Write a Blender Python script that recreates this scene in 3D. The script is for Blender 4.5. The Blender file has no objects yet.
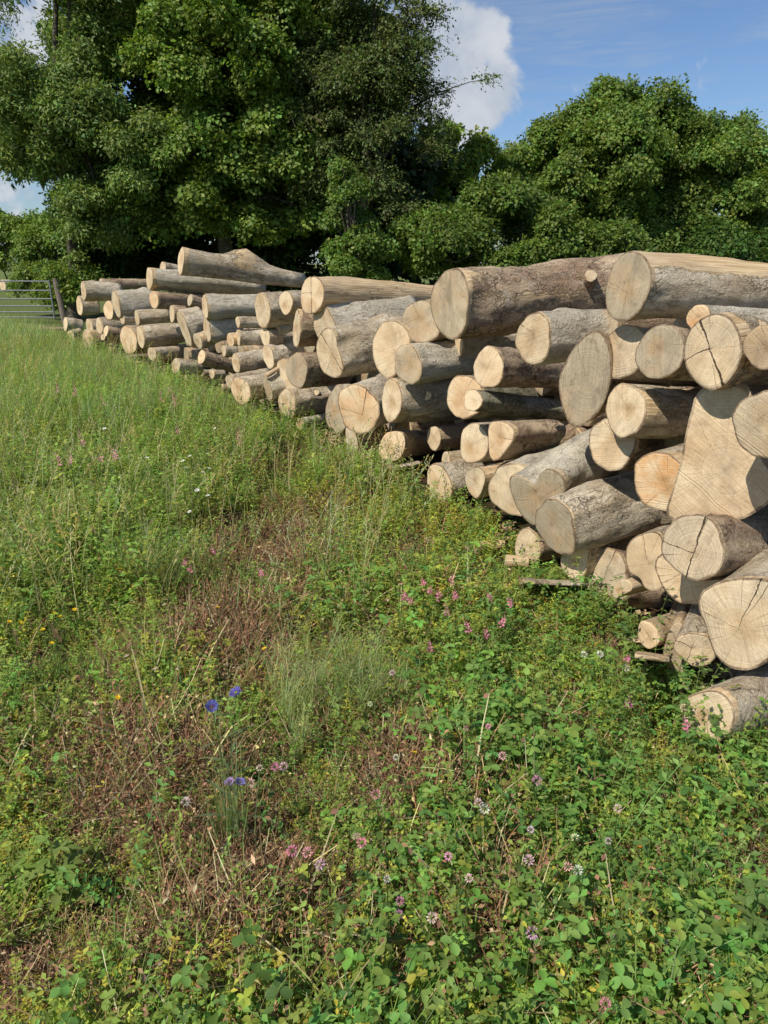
import bpy, math, random
import numpy as np
from mathutils import Vector, Matrix, noise as mn

random.seed(7)
rng = np.random.default_rng(11)
SC = bpy.context.scene
COL = SC.collection
PI = math.pi

# ------------------------------------------------------------------ camera
CAM_H, F_PX, PITCH = 1.60, 720.0, math.radians(19.1)
CP, SP = math.cos(PITCH), math.sin(PITCH)
cam_d = bpy.data.cameras.new('camera')
cam = bpy.data.objects.new('camera', cam_d)
COL.objects.link(cam)
cam_d.sensor_fit = 'VERTICAL'
cam_d.sensor_height = 32.0
cam_d.lens = 32.0 * F_PX / 1024.0
cam_d.clip_start = 0.05
cam_d.clip_end = 3000
cam.location = (0, 0, CAM_H)
cam.rotation_euler = (PI / 2 - PITCH, 0, 0)
SC.camera = cam


def ray(px, py):
    x, y = (px - 384) / F_PX, (512 - py) / F_PX
    return np.array([x, CP + y * SP, -SP + y * CP])


def at(px, py, Y):
    d = ray(px, py)
    return np.array([0, 0, CAM_H]) + d * (Y / d[1])


def on_plane(px, py, z=0.0):
    d = ray(px, py)
    return np.array([0, 0, CAM_H]) + d * ((z - CAM_H) / d[2])


def project(P):
    """world points (n,3) -> the place on the ground map used for the planting plan"""
    q = P - np.array([0, 0, CAM_H])
    zc = q[:, 1] * CP - q[:, 2] * SP
    yc = q[:, 1] * SP + q[:, 2] * CP
    zc = np.maximum(zc, 0.05)
    return 384 + F_PX * q[:, 0] / zc, 512 - F_PX * yc / zc


# ------------------------------------------------------------------ objects
def tag(o, label=None, cat=None, group=None, kind=None):
    if label: o['label'] = label
    if cat: o['category'] = cat
    if group: o['group'] = group
    if kind: o['kind'] = kind
    return o


def link(name, me, parent=None):
    o = bpy.data.objects.new(name, me)
    COL.objects.link(o)
    if parent is not None:
        o.parent = parent
    return o


def empty(name, loc, rz=0.0):
    o = bpy.data.objects.new(name, None)
    COL.objects.link(o)
    o.location = loc
    o.rotation_euler = (0, 0, rz)
    o.empty_display_size = 0.1
    return o


def np_mesh(name, V, Q, mats, col=None, smooth=False):
    """fast quad mesh from arrays"""
    me = bpy.data.meshes.new(name)
    V = np.ascontiguousarray(V, dtype=np.float32)
    Q = np.ascontiguousarray(Q, dtype=np.int32)
    me.vertices.add(len(V))
    me.vertices.foreach_set('co', V.ravel())
    me.loops.add(Q.size)
    me.loops.foreach_set('vertex_index', Q.ravel())
    me.polygons.add(len(Q))
    me.polygons.foreach_set('loop_start', np.arange(0, Q.size, 4, dtype=np.int32))
    me.polygons.foreach_set('loop_total', np.full(len(Q), 4, dtype=np.int32))
    if smooth:
        me.polygons.foreach_set('use_smooth', np.ones(len(Q), dtype=bool))
    if col is not None:
        a = me.color_attributes.new('col', 'FLOAT_COLOR', 'POINT')
        c = np.ones((len(V), 4), dtype=np.float32)
        c[:, :3] = col
        a.data.foreach_set('color', c.ravel())
    me.update(calc_edges=True)
    me.validate()
    for m in (mats if isinstance(mats, (list, tuple)) else [mats]):
        me.materials.append(m)
    return me


# ------------------------------------------------------------------ node helper
class NT:
    def __init__(self, name):
        self.m = bpy.data.materials.new(name)
        self.m.use_nodes = True
        self.t = self.m.node_tree
        self.t.nodes.clear()
        self.out = self.t.nodes.new('ShaderNodeOutputMaterial')

    def n(self, typ, ins=None, **props):
        nd = self.t.nodes.new(typ)
        for k, v in props.items():
            setattr(nd, k, v)
        for k, v in (ins or {}).items():
            s = nd.inputs[k]
            if isinstance(v, bpy.types.NodeSocket):
                self.t.links.new(v, s)
            else:
                s.default_value = v
        return nd

    def math(self, op, a, b=0.0, c=0.0, clamp=False):
        return self.n('ShaderNodeMath', {0: a, 1: b, 2: c}, operation=op, use_clamp=clamp).outputs[0]

    def vmath(self, op, a, b=(0, 0, 0)):
        nd = self.n('ShaderNodeVectorMath', {0: a, 1: b}, operation=op)
        return nd.outputs['Value'] if op in ('LENGTH', 'DOT_PRODUCT', 'DISTANCE') else nd.outputs[0]

    def noise(self, vec, scale, detail=3.0, rough=0.55, dist=0.0, dims='3D'):
        ins = {'Scale': scale, 'Detail': detail, 'Roughness': rough, 'Distortion': dist}
        if dims == '1D':
            ins['W'] = vec
        else:
            ins['Vector'] = vec
        return self.n('ShaderNodeTexNoise', ins, noise_dimensions=dims).outputs[0]

    def ramp(self, fac, stops, interp='LINEAR'):
        nd = self.n('ShaderNodeValToRGB', {0: fac})
        cr = nd.color_ramp
        cr.interpolation = interp
        while len(cr.elements) < len(stops):
            cr.elements.new(0.5)
        for e, (p, c) in zip(cr.elements, stops):
            e.position = p
            e.color = (*c, 1) if len(c) == 3 else c
        return nd.outputs[0]

    def step(self, x, lo, hi):
        return self.n('ShaderNodeMapRange', {0: x, 1: lo, 2: hi, 3: 0.0, 4: 1.0}, interpolation_type='SMOOTHSTEP').outputs[0]

    def mix(self, fac, a, b, mode='MIX'):
        nd = self.n('ShaderNodeMix', None, data_type='RGBA', blend_type=mode)
        for s, v in ((nd.inputs[0], fac), (nd.inputs[6], a), (nd.inputs[7], b)):
            if isinstance(v, bpy.types.NodeSocket):
                self.t.links.new(v, s)
            else:
                s.default_value = v if not isinstance(v, tuple) or len(v) == 4 else (*v, 1)
        return nd.outputs[2]

    def attr(self, name, typ='GEOMETRY'):
        return self.n('ShaderNodeAttribute', None, attribute_name=name, attribute_type=typ)

    def finish(self, base, rough=0.8, bump=None, bump_d=0.01, spec=0.25, translucent=None, bump_s=1.0):
        ins = {'Base Color': base, 'Roughness': rough, 'Specular IOR Level': spec}
        if bump is not None:
            ins['Normal'] = self.n('ShaderNodeBump', {'Height': bump, 'Distance': bump_d, 'Strength': bump_s}).outputs[0]
        sh = self.n('ShaderNodeBsdfPrincipled', ins).outputs[0]
        if translucent:
            fac, tc = translucent
            tr = self.n('ShaderNodeBsdfTranslucent', {'Color': tc}).outputs[0]
            sh = self.n('ShaderNodeMixShader', {0: fac, 1: sh, 2: tr}).outputs[0]
        self.t.links.new(sh, self.out.inputs[0])
        return self.m


# ------------------------------------------------------------------ materials
def mat_cut():
    """end grain of a sawn log; tone 0 fresh .. 1 weathered grey, also the shade tone of inner logs, read per object"""
    t = NT('sawn_end_grain')
    P = t.n('ShaderNodeTexCoord').outputs['Object']
    tone = t.attr('tone', 'OBJECT').outputs['Fac']
    orange = t.attr('orange', 'OBJECT').outputs['Fac']
    ang = t.attr('crack_angle', 'OBJECT').outputs['Fac']
    crk = t.attr('crack', 'OBJECT').outputs['Fac']
    rad = t.attr('radius', 'OBJECT').outputs['Fac']
    seed = t.attr('seed', 'OBJECT').outputs['Fac']
    off = t.n('ShaderNodeCombineXYZ', {0: seed, 1: t.math('MULTIPLY', seed, 1.7), 2: t.math('MULTIPLY', seed, 0.6)}).outputs[0]
    Q = t.vmath('ADD', P, off)
    wn = t.n('ShaderNodeTexNoise', {'Vector': Q, 'Scale': 7.0, 'Detail': 2.0}).outputs['Color']
    W = t.vmath('MULTIPLY', t.vmath('SUBTRACT', wn, (0.5, 0.5, 0.5)), (0.030, 0.030, 0.0))
    P2 = t.vmath('ADD', P, W)
    s = t.n('ShaderNodeSeparateXYZ', {0: P2}).outputs
    px = t.math('SUBTRACT', s[0], t.math('MULTIPLY', rad, t.math('MULTIPLY', t.math('SINE', t.math('MULTIPLY', seed, 13.0)), 0.22)))
    py = t.math('SUBTRACT', s[1], t.math('MULTIPLY', rad, t.math('MULTIPLY', t.math('SINE', t.math('MULTIPLY', seed, 29.0)), 0.22)))
    d = t.math('SQRT', t.math('ADD', t.math('MULTIPLY', px, px), t.math('MULTIPLY', py, py)))
    a = t.math('ARCTAN2', py, px)
    ring = t.noise(t.math('ADD', t.math('MULTIPLY', d, 190.0), t.math('MULTIPLY', seed, 9.0)), 1.0, 2.0, 0.6, dims='1D')
    ca, sa = t.math('COSINE', a), t.math('SINE', a)
    rv = t.n('ShaderNodeCombineXYZ', {0: t.math('MULTIPLY', ca, 9.0), 1: t.math('MULTIPLY', sa, 9.0), 2: t.math('ADD', t.math('MULTIPLY', d, 5.0), seed)}).outputs[0]
    rays = t.noise(rv, 1.6, 4.0, 0.7)
    blotch = t.noise(Q, 7.0, 4.0, 0.6)
    blotch2 = t.noise(Q, 22.0, 3.0, 0.6)
    rs = t.math('ADD', 0.25, t.math('MULTIPLY', t.math('FRACT', t.math('MULTIPLY', seed, 3.7)), 0.75))
    ring = t.math('ADD', 0.5, t.math('MULTIPLY', t.math('SUBTRACT', ring, 0.5), rs))
    mould = t.math('FRACT', t.math('MULTIPLY', seed, 7.3))
    # colours
    fresh = t.mix(t.step(ring, 0.34, 0.66), (0.690, 0.525, 0.320), (0.790, 0.650, 0.450))
    fresh = t.mix(t.math('MULTIPLY', orange, t.step(blotch, 0.3, 0.72)), fresh, (0.60, 0.28, 0.085))
    grey = t.mix(t.step(ring, 0.34, 0.66), (0.345, 0.280, 0.190), (0.47, 0.390, 0.270))
    m = t.math('ADD', t.math('MULTIPLY', t.math('SUBTRACT', blotch, 0.5), 1.9), t.math('SUBTRACT', t.math('MULTIPLY', tone, 1.5), 0.25), clamp=True)
    c = t.mix(m, fresh, grey)
    heart = t.math('MULTIPLY', t.step(t.math('ADD', d, t.math('MULTIPLY', t.math('SUBTRACT', blotch2, 0.5), 0.10)), t.math('MULTIPLY', rad, 0.55), t.math('MULTIPLY', rad, 0.05)), t.math('MULTIPLY', t.math('FRACT', t.math('MULTIPLY', seed, 5.1)), 0.75))
    c = t.mix(heart, c, (0.46, 0.275, 0.120))
    tan = t.noise(Q, 4.5, 3.0, 0.6)
    c = t.mix(t.math('MULTIPLY', t.step(tan, 0.45, 0.66), 0.45), c, (0.50, 0.310, 0.150))
    c = t.mix(t.math('MULTIPLY', t.step(rays, 0.40, 0.75), 0.28), c, (0.80, 0.66, 0.44), 'MULTIPLY')
    dirt = t.math('MULTIPLY', t.step(blotch2, 0.56, 0.80), t.math('ADD', t.math('MULTIPLY', tone, 0.55), 0.18))
    c = t.mix(dirt, c, (0.15, 0.11, 0.07))
    # saw marks
    sang = t.math('MULTIPLY', seed, 5.0)
    sx = t.math('ADD', t.math('MULTIPLY', s[0], t.math('COSINE', sang)), t.math('MULTIPLY', s[1], t.math('SINE', sang)))
    saw = t.noise(t.math('MULTIPLY', sx, 165.0), 1.0, 1.0, 0.5, dims='1D')
    c = t.mix(t.math('MULTIPLY', t.step(saw, 0.44, 0.72), t.math('ADD', 0.12, t.math('MULTIPLY', t.step(t.noise(Q, 3.0, 1.0), .4, .6), .38))), c, (0.62, 0.56, 0.48), 'MULTIPLY')
    smear = t.noise(t.vmath('MULTIPLY', Q, (9.0, 3.0, 1.0)), 1.0, 5.0, 0.65, 0.6)
    c = t.mix(t.math('MULTIPLY', t.step(smear, 0.50, 0.72), t.math('MULTIPLY', t.math('ADD', 0.20, t.math('MULTIPLY', tone, 0.45)), t.math('ADD', 0.5, mould))), c, (0.235, 0.190, 0.135))
    c = t.mix(t.math('MULTIPLY', t.step(smear, 0.46, 0.25), 0.35), c, (0.72, 0.60, 0.42))
    spk = t.noise(Q, 60.0, 4.0, 0.75)
    c = t.mix(t.math('MULTIPLY', t.step(spk, 0.54, 0.74), t.math('ADD', 0.22, t.math('MULTIPLY', tone, 0.3))), c, (0.22, 0.16, 0.095))
    rim = t.attr('rim').outputs['Fac']
    edge = t.step(t.math('ADD', rim, t.math('MULTIPLY', t.math('SUBTRACT', blotch2, 0.5), 0.06)), 0.935, 0.955)
    barkc = t.mix(t.step(spk, .4, .6), (0.13, 0.085, 0.050), (0.27, 0.195, 0.125))
    c = t.mix(t.math('MULTIPLY', edge, t.math('ADD', 0.45, t.math('MULTIPLY', t.step(blotch, .4, .55), 0.5))), c, barkc)
    # drying cracks: one main line, a half line, and fine checks near the rim
    nx, ny = t.math('SINE', ang), t.math('COSINE', ang)
    ln = t.math('ADD', t.math('MULTIPLY', px, nx), t.math('MULTIPLY', py, t.math('MULTIPLY', ny, -1.0)))
    along = t.math('ADD', t.math('MULTIPLY', px, ny), t.math('MULTIPLY', py, nx))
    jit = t.math('MULTIPLY', t.math('SUBTRACT', t.noise(Q, 40.0, 3.0, 0.7), 0.5), 0.016)
    la = t.math('ABSOLUTE', t.math('ADD', ln, jit))
    full = t.math('GREATER_THAN', crk, 0.66)
    sidem = t.math('MAXIMUM', full, t.step(along, -0.012, 0.012))
    wid = t.math('MULTIPLY', t.math('ADD', 0.0018, t.math('MULTIPLY', t.math('ABSOLUTE', along), 0.020)), crk)
    c1 = t.math('MULTIPLY', t.math('LESS_THAN', la, wid), sidem)
    la2 = t.math('ABSOLUTE', t.math('ADD', along, jit))
    c2 = t.math('MULTIPLY', t.math('LESS_THAN', la2, t.math('MULTIPLY', crk, 0.0018)), t.step(ln, -0.02, 0.01))
    ckn = t.n('ShaderNodeCombineXYZ', {0: t.math('MULTIPLY', ca, 30.0), 1: t.math('MULTIPLY', sa, 30.0), 2: seed}).outputs[0]
    chk = t.noise(ckn, 1.0, 2.0, 0.5)
    c3 = t.math('MULTIPLY', t.math('MULTIPLY', t.step(chk, 0.685, 0.72), t.step(d, t.math('MULTIPLY', rad, 0.30), t.math('MULTIPLY', rad, 0.75))), t.math('MULTIPLY', t.math('MINIMUM', 1.0, t.math('MULTIPLY', crk, 3.0)), 0.55))
    ck = t.math('MAXIMUM', t.math('MAXIMUM', c1, c2), c3)
    c = t.mix(t.math('MULTIPLY', ck, 0.93), c, (0.030, 0.018, 0.010))
    hgt = t.math('SUBTRACT', t.math('ADD', t.math('MULTIPLY', saw, 0.30), t.math('ADD', t.math('MULTIPLY', blotch2, 0.5), t.math('MULTIPLY', rays, 0.4))), t.math('MULTIPLY', ck, 1.4))
    return t.finish(c, 0.85, hgt, 0.006, 0.15)


def mat_bark(name, c1, c2, c3, moss=0.0, rough_scale=1.0, crackle=0.5):
    """c1 main, c2 light patch, c3 dark; peel attribute shows bare wood"""
    t = NT(name)
    P0 = t.n('ShaderNodeTexCoord').outputs['Object']
    seed = t.attr('seed', 'OBJECT').outputs['Fac']
    off = t.n('ShaderNodeCombineXYZ', {0: seed, 1: t.math('MULTIPLY', seed, 1.7), 2: t.math('MULTIPLY', seed, 2.3)}).outputs[0]
    P = t.vmath('ADD', P0, off)
    wp = t.vmath('MULTIPLY', t.vmath('SUBTRACT', t.n('ShaderNodeTexNoise', {'Vector': P, 'Scale': 11.0, 'Detail': 3.0}).outputs['Color'], (0.5, 0.5, 0.5)), (0.10, 0.10, 0.10))
    Pw = t.vmath('ADD', P, wp)
    st = t.vmath('MULTIPLY', Pw, (1.0, 1.0, 0.42))
    big = t.noise(st, 4.2 * rough_scale, 6.0, 0.66, 0.3)
    med = t.noise(st, 17.0 * rough_scale, 6.0, 0.68, 0.2)
    fib = t.noise(t.vmath('MULTIPLY', Pw, (1.0, 1.0, 0.10)), 46.0, 5.0, 0.65)
    fin = t.noise(P, 90.0, 5.0, 0.75)
    vor = t.n('ShaderNodeTexVoronoi', {'Vector': t.vmath('MULTIPLY', Pw, (1.0, 1.0, 0.55)), 'Scale': 30.0 * rough_scale}, feature='DISTANCE_TO_EDGE').outputs[0]
    c = t.mix(t.step(big, 0.40, 0.60), c1, c2)
    c = t.mix(t.math('MULTIPLY', t.step(med, 0.50, 0.66), 0.60), c, c3)
    c = t.mix(t.math('MULTIPLY', t.step(fib, 0.52, 0.68), 0.50), c, tuple(x * 0.55 for x in c3))
    c = t.mix(t.math('MULTIPLY', t.step(fin, 0.52, 0.70), 0.45), c, tuple(x * 0.40 for x in c3))
    c = t.mix(t.math('MULTIPLY', t.step(fin, 0.46, 0.30), 0.55), c, tuple(min(1, x * 1.35) for x in c2))
    fis = t.math('MULTIPLY', t.math('MULTIPLY', t.step(vor, 0.06, 0.0), crackle), t.step(t.noise(P, 6.0, 3.0), 0.46, 0.60))
    c = t.mix(fis, c, tuple(x * 0.35 for x in c3))
    pale = t.step(t.noise(P, 9.5, 6.0, 0.72, 0.5), 0.585, 0.64)
    c = t.mix(t.math('MULTIPLY', pale, 0.55), c, (0.50, 0.45, 0.37))
    if moss:
        mm = t.math('MULTIPLY', t.step(t.noise(P, 9.0, 5.0, 0.7), 0.46, 0.62), moss)
        c = t.mix(mm, c, (0.085, 0.095, 0.030))
    peel = t.attr('peel').outputs['Fac']
    pm = t.step(t.math('ADD', peel, t.math('MULTIPLY', t.math('SUBTRACT', med, 0.5), 0.9)), 0.44, 0.56)
    wv = t.vmath('MULTIPLY', P, (1.0, 1.0, 0.05))
    grain = t.noise(wv, 60.0, 4.0, 0.6)
    wood = t.mix(t.step(grain, 0.32, 0.68), (0.44, 0.290, 0.145), (0.68, 0.520, 0.315))
    wood = t.mix(t.math('MULTIPLY', t.step(big, 0.42, 0.7), 0.6), wood, (0.36, 0.29, 0.205))
    c = t.mix(pm, c, wood)
    h = t.math('ADD', t.math('MULTIPLY', med, 1.2), t.math('ADD', t.math('MULTIPLY', fin, 0.5), t.math('SUBTRACT', t.math('MULTIPLY', fib, 0.8), t.math('MULTIPLY', fis, 0.8))))
    h = t.mix(pm, t.n('ShaderNodeCombineXYZ', {0: h, 1: h, 2: h}).outputs[0], t.n('ShaderNodeCombineXYZ', {0: t.math('MULTIPLY', grain, 0.5), 1: grain, 2: grain}).outputs[0])
    return t.finish(c, 0.9, t.n('ShaderNodeSeparateXYZ', {0: h}).outputs[0], 0.024, 0.12)


def mat_leaf(name, trans=0.28, rough=0.5, var=0.25, spec=0.3):
    t = NT(name)
    c = t.attr('col').outputs['Color']
    P = t.n('ShaderNodeTexCoord').outputs['Object']
    nz = t.noise(P, 18.0, 2.0)
    c = t.mix(t.math('MULTIPLY', t.step(nz, 0.3, 0.7), var), c, (0.62, 0.62, 0.5), 'MULTIPLY')
    tc = t.mix(1.0, c, (1.5, 1.6, 0.7), 'MULTIPLY')
    return t.finish(c, rough, None, 0.01, spec, (trans, tc))


def mat_plain(name, c1, c2, scale=20.0, rough=0.8, metallic=0.0, stretch=(1, 1, 1), bump=0.004):
    t = NT(name)
    P = t.vmath('MULTIPLY', t.n('ShaderNodeTexCoord').outputs['Object'], stretch)
    nz = t.noise(P, scale, 5.0, 0.65)
    m = t.finish(t.mix(t.step(nz, 0.3, 0.7), c1, c2), rough, nz, bump, 0.3)
    for nd in m.node_tree.nodes:
        if nd.type == 'BSDF_PRINCIPLED':
            nd.inputs['Metallic'].default_value = metallic
    return m


M_CUT = mat_cut()
M_BARK = {
    'tan': mat_bark('tan_bark', (0.490, 0.385, 0.255), (0.720, 0.615, 0.450), (0.220, 0.155, 0.095)),
    'pale': mat_bark('pale_grey_bark', (0.520, 0.455, 0.335), (0.680, 0.605, 0.465), (0.280, 0.220, 0.140), crackle=0.2),
    'brown': mat_bark('rough_brown_bark', (0.350, 0.240, 0.155), (0.590, 0.445, 0.290), (0.135, 0.080, 0.050), crackle=0.7),
    'moss': mat_bark('mossy_bark', (0.250, 0.225, 0.155), (0.370, 0.340, 0.250), (0.120, 0.105, 0.062), moss=0.75),
    'wood': mat_bark('bare_split_wood', (0.45, 0.33, 0.19), (0.56, 0.44, 0.28), (0.30, 0.20, 0.11), crackle=0.0),
}
M_TRUNK = mat_bark('tree_bark', (0.085, 0.070, 0.050), (0.150, 0.130, 0.100), (0.045, 0.036, 0.026))
M_LEAF_TREE = mat_leaf('tree_leaves', 0.30, 0.5, 0.3, 0.25)
M_LEAF = mat_leaf('herb_leaves', 0.36, 0.55, 0.3, 0.22)
M_DRY = mat_leaf('dry_stems', 0.05, 0.9, 0.35, 0.1)
M_PETAL = mat_leaf('petals', 0.25, 0.7, 0.1, 0.1)
# ------------------------------------------------------------------ the log stacks
# foot of the stack front on the ground, from beside the camera to the far end
FRONT = [(1.6, 0.6), (1.28, 1.9), (1.2, 2.18), (1.147, 2.4), (0.99, 3.11), (0.74, 3.65), (0.39, 4.78), (-0.34, 6.0), (-1.085, 7.4), (-1.65, 8.25), (-2.8, 10.0), (-4.5, 12.4), (-5.7, 14.3), (-8.5, 18.0)]


def front_Y(ratio, shift):
    """distance Y where the bearing x/y = ratio meets the stack front moved back by shift"""
    for (x0, y0), (x1, y1) in zip(FRONT[:-1], FRONT[1:]):
        L = math.hypot(x1 - x0, y1 - y0)
        nx, ny = (y1 - y0) / L, -(x1 - x0) / L
        a0, b0, a1, b1 = x0 + nx * shift, y0 + ny * shift, x1 + nx * shift, y1 + ny * shift
        den = (a1 - a0) - ratio * (b1 - b0)
        if abs(den) < 1e-9: continue
        s = (ratio * b0 - a0) / den
        if -1e-6 <= s <= 1.02: return b0 + s * (b1 - b0)
    return 18.0


def face_point(px, py, back):
    d = ray(px, py)
    z, Y = 0.5, 5.0
    for _ in range(6):
        Y = front_Y(d[0] / d[1], 0.05 * z + back)
        z = CAM_H + d[2] * Y / d[1]
    t = Y / d[1]
    return np.array([0, 0, CAM_H]) + d * t, t, d


def chaikin(p, n):
    for _ in range(n):
        q = []
        for i in range(len(p)):
            a, b = p[i], p[(i + 1) % len(p)]
            q.append((a[0] * .75 + b[0] * .25, a[1] * .75 + b[1] * .25))
            q.append((a[0] * .25 + b[0] * .75, a[1] * .25 + b[1] * .75))
        p = q
    return p


def resample(p, n):
    p = np.array(p + [p[0]])
    s = np.concatenate([[0], np.cumsum(np.hypot(*(p[1:] - p[:-1]).T))])
    u = np.linspace(0, s[-1], n, endpoint=False)
    return np.stack([np.interp(u, s, p[:, 0]), np.interp(u, s, p[:, 1])], 1)


G_NEAR = 'sawn logs of the nearer stack'
G_FAR = 'sawn logs of the farther stack'
NLOG = [0]


def add_log(label, cx, cy, w, h, end=None, yaw=None, L=None, back=0.0, bark='tan', tone=0.3, orange=0.0, crack=0.2, cang=None,
            poly=None, prism=False, taper=0.93, peel=0.10, peel_top=0.0, bend=0.0, oblique=(0, 0), bumps=(), name='log', cat='log',
            group=G_NEAR, zmin=None, rough=1.0, r_in=None, pitch=0.0, crisp=False, stub=None, grounded=False):
    k = NLOG[0]; NLOG[0] += 1
    lr = np.random.default_rng(100 + k)
    C, t, d = face_point(cx, cy, back)
    if grounded:                                           # lies on the ground itself
        C = on_plane(cx, cy, 0.035 if cy > 430 else 0.06)
        t = C[1] / d[1]
    fore = CP + (512 - cy) / F_PX * SP
    rh = h / 2 * t / F_PX / fore
    beta = math.atan2(d[1], d[0])
    if yaw is None:
        yaw = beta - math.acos(min(0.96, max(0.18, w / h)))
    else:
        yaw = math.radians(yaw)
    dx, dy = math.cos(yaw), math.sin(yaw)
    pit = math.radians(pitch)
    if L is None: L = 1.7
    if end is not None:
        e = ray(*end)
        den = dx * e[1] - dy * e[0]
        l2 = (e[0] * C[1] - e[1] * C[0]) / den if abs(den) > 1e-6 else -1
        if 0.15 < l2 < 3.6:
            P2 = np.array([C[0] + dx * l2, C[1] + dy * l2])
            tt = P2[1] / e[1]
            z2 = CAM_H + e[2] * tt
            pit = max(-0.35, min(0.35, math.atan2(z2 - C[2], l2)))
            L = l2 / math.cos(pit)
    zl = Vector((dx * math.cos(pit), dy * math.cos(pit), math.sin(pit)))
    yl = (Vector((0, 0, 1)) - zl * zl.z).normalized()
    xl = yl.cross(zl)
    M = Matrix((xl, yl, zl)).transposed().to_4x4()
    M.translation = Vector(C)
    far = t > 7.5
    NS = 28 if far else 52
    NR = 12 if far else 30
    # outline of the sawn face in its own plane
    if poly is not None:
        pts = []
        for (u, v) in poly:
            e = Vector(ray(u, v)); o = Vector((0, 0, CAM_H))
            tt = (Vector(C) - o).dot(zl) / e.dot(zl)
            q = o + e * tt - Vector(C)
            pts.append((q.dot(xl), q.dot(yl)))
        cxl, cyl = sum(p[0] for p in pts) / len(pts), sum(p[1] for p in pts) / len(pts)
        M.translation = Vector(C) + xl * cxl + yl * cyl
        pts = [(p[0] - cxl, p[1] - cyl) for p in pts]
        area = sum(pts[i][0] * pts[(i + 1) % len(pts)][1] - pts[(i + 1) % len(pts)][0] * pts[i][1] for i in range(len(pts)))
        if area < 0: pts.reverse()
        out = resample(chaikin(pts, 1 if crisp else 2), NS)
        rb = math.sqrt(abs(area) / 2 / PI) if r_in is None else r_in
    else:
        a = np.linspace(0, 2 * PI, NS, endpoint=False)
        ph = lr.uniform(0, 6.28, 5)
        rr = 1 + 0.05 * rough * np.cos(2 * a + ph[0]) + 0.04 * rough * np.cos(3 * a + ph[1]) + 0.022 * rough * np.cos(5 * a + ph[2]) + 0.012 * rough * np.cos(9 * a + ph[3]) + 0.008 * np.cos(14 * a + ph[4])
        out = np.stack([rh * rr * np.cos(a), rh * rr * np.sin(a)], 1)
        rb = rh
    ang = np.arctan2(out[:, 1], out[:, 0])
    circ = np.stack([rb * np.cos(ang), rb * np.sin(ang)], 1)
    so = Vector((k * 3.1, k * 1.7, 0))
    bdir = lr.uniform(0, 6.28)
    V, pv = [], []
    knots = list(bumps) + [(lr.uniform(.12, .9), lr.uniform(0, 6.28), lr.uniform(.05, .16), lr.uniform(.2, .5)) for _ in range(lr.integers(1, 4))]
    tone = min(1.0, max(0.0, tone + lr.uniform(-.2, .38)))
    orange = min(1.0, max(0.0, orange + lr.uniform(-.2, .25)))
    torn = lr.uniform(-.05, .06)
    svals = L * np.linspace(0, 1, NR) ** 1.15
    for j, s in enumerate(svals):
        f = s / L
        bl = 0.0 if (prism or poly is None) else min(1.0, s / 0.32)
        bl = bl * bl * (3 - 2 * bl)
        R = out * (1 - bl) + circ * bl
        sc = 1 + (taper - 1) * f
        ox = bend * rb * math.sin(PI * f) * math.cos(bdir) * 2
        oy = bend * rb * math.sin(PI * f) * math.sin(bdir) * 2
        for i in range(NS):
            x, y = R[i] * sc
            aa = ang[i]
            nv = mn.fractal(Vector((x * 5, y * 5, s * 2.2)) + so, 0.8, 2.0, 4)
            amp = 0.065 * rough * (0.4 if j == 0 else 1.0)
            g = 1 + amp * nv + 0.028 * rough * mn.noise(Vector((x * 26, y * 26, s * 7)) + so) * (0 if j == 0 else 1)
            g += 0.07 * rough * mn.noise(Vector((x * 2.2, y * 2.2, s * 1.1)) - so) * min(1.0, 0.2 + s * 4)
            for (bf, ba, bamp, bw) in knots:
                da = (aa - ba + PI) % (2 * PI) - PI
                g += bamp * math.exp(-((s - bf * L) / (bw * rb)) ** 2 - (da / 0.75) ** 2)
            zz = s + (oblique[0] * x + oblique[1] * y) * (1 - f) ** 2
            V.append((x * g + ox, y * g + oy, zz))
            pn = mn.noise(Vector((x * 4.5, y * 4.5, s * 1.6)) + so * 2)
            top = peel_top * max(0.0, min(1.0, (math.sin(aa) - 0.25) * 2.0 + 0.5 * pn)) if peel_top else 0.0
            tn = 0.9 * max(0.0, 1 - s / max(.004, 0.01 + torn * (0.5 + 2.2 * mn.noise(Vector((x * 9, y * 9, 0)) + so)))) if s < .15 else 0.0
            pv.append(min(1.0, max(0.0, peel + tn + 0.55 * pn * (1 if peel < 0.95 else 0) + top)))
    faces = [(j * NS + i, j * NS + (i + 1) % NS, (j + 1) * NS + (i + 1) % NS, (j + 1) * NS + i) for j in range(NR - 1) for i in range(NS)]
    nb = len(faces)
    base = (NR - 1) * NS                                   # far end closes with the same sawn wood
    faces.append(tuple(base + i for i in range(NS)))
    me = bpy.data.meshes.new(name)
    me.from_pydata(V, [], faces)
    a = me.attributes.new('peel', 'FLOAT', 'POINT')
    a.data.foreach_set('value', np.array(pv, dtype=np.float32))
    me.polygons.foreach_set('use_smooth', np.array([True] * nb + [False]))
    me.materials.append(M_BARK[bark]); me.materials.append(M_CUT)
    me.polygons[nb].material_index = 1
    o = link(name, me)
    o.matrix_world = M
    seed = float(lr.uniform(0, 10))
    cang = lr.uniform(0, 3.14) if cang is None else math.radians(cang)
    # sawn face: rings of quads sharing the first outline
    fr = [0.12, 0.4, 0.65, 0.85, 0.93, 1.0]
    V0 = V[:NS]
    CV = [(0, 0, 0)]
    for q in fr:
        for (x, y, z) in V0:
            wob = (0.006 * mn.noise(Vector((x * q * 14, y * q * 14, k)))) * (1 if q < 1 else 0.2)
            ed = 0.003 if q == 1.0 else 0
            CV.append((x * q, y * q, z * q + wob - 0.004 + ed))
    CF = [(0, 1 + (i + 1) % NS, 1 + i) for i in range(NS)]
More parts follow.
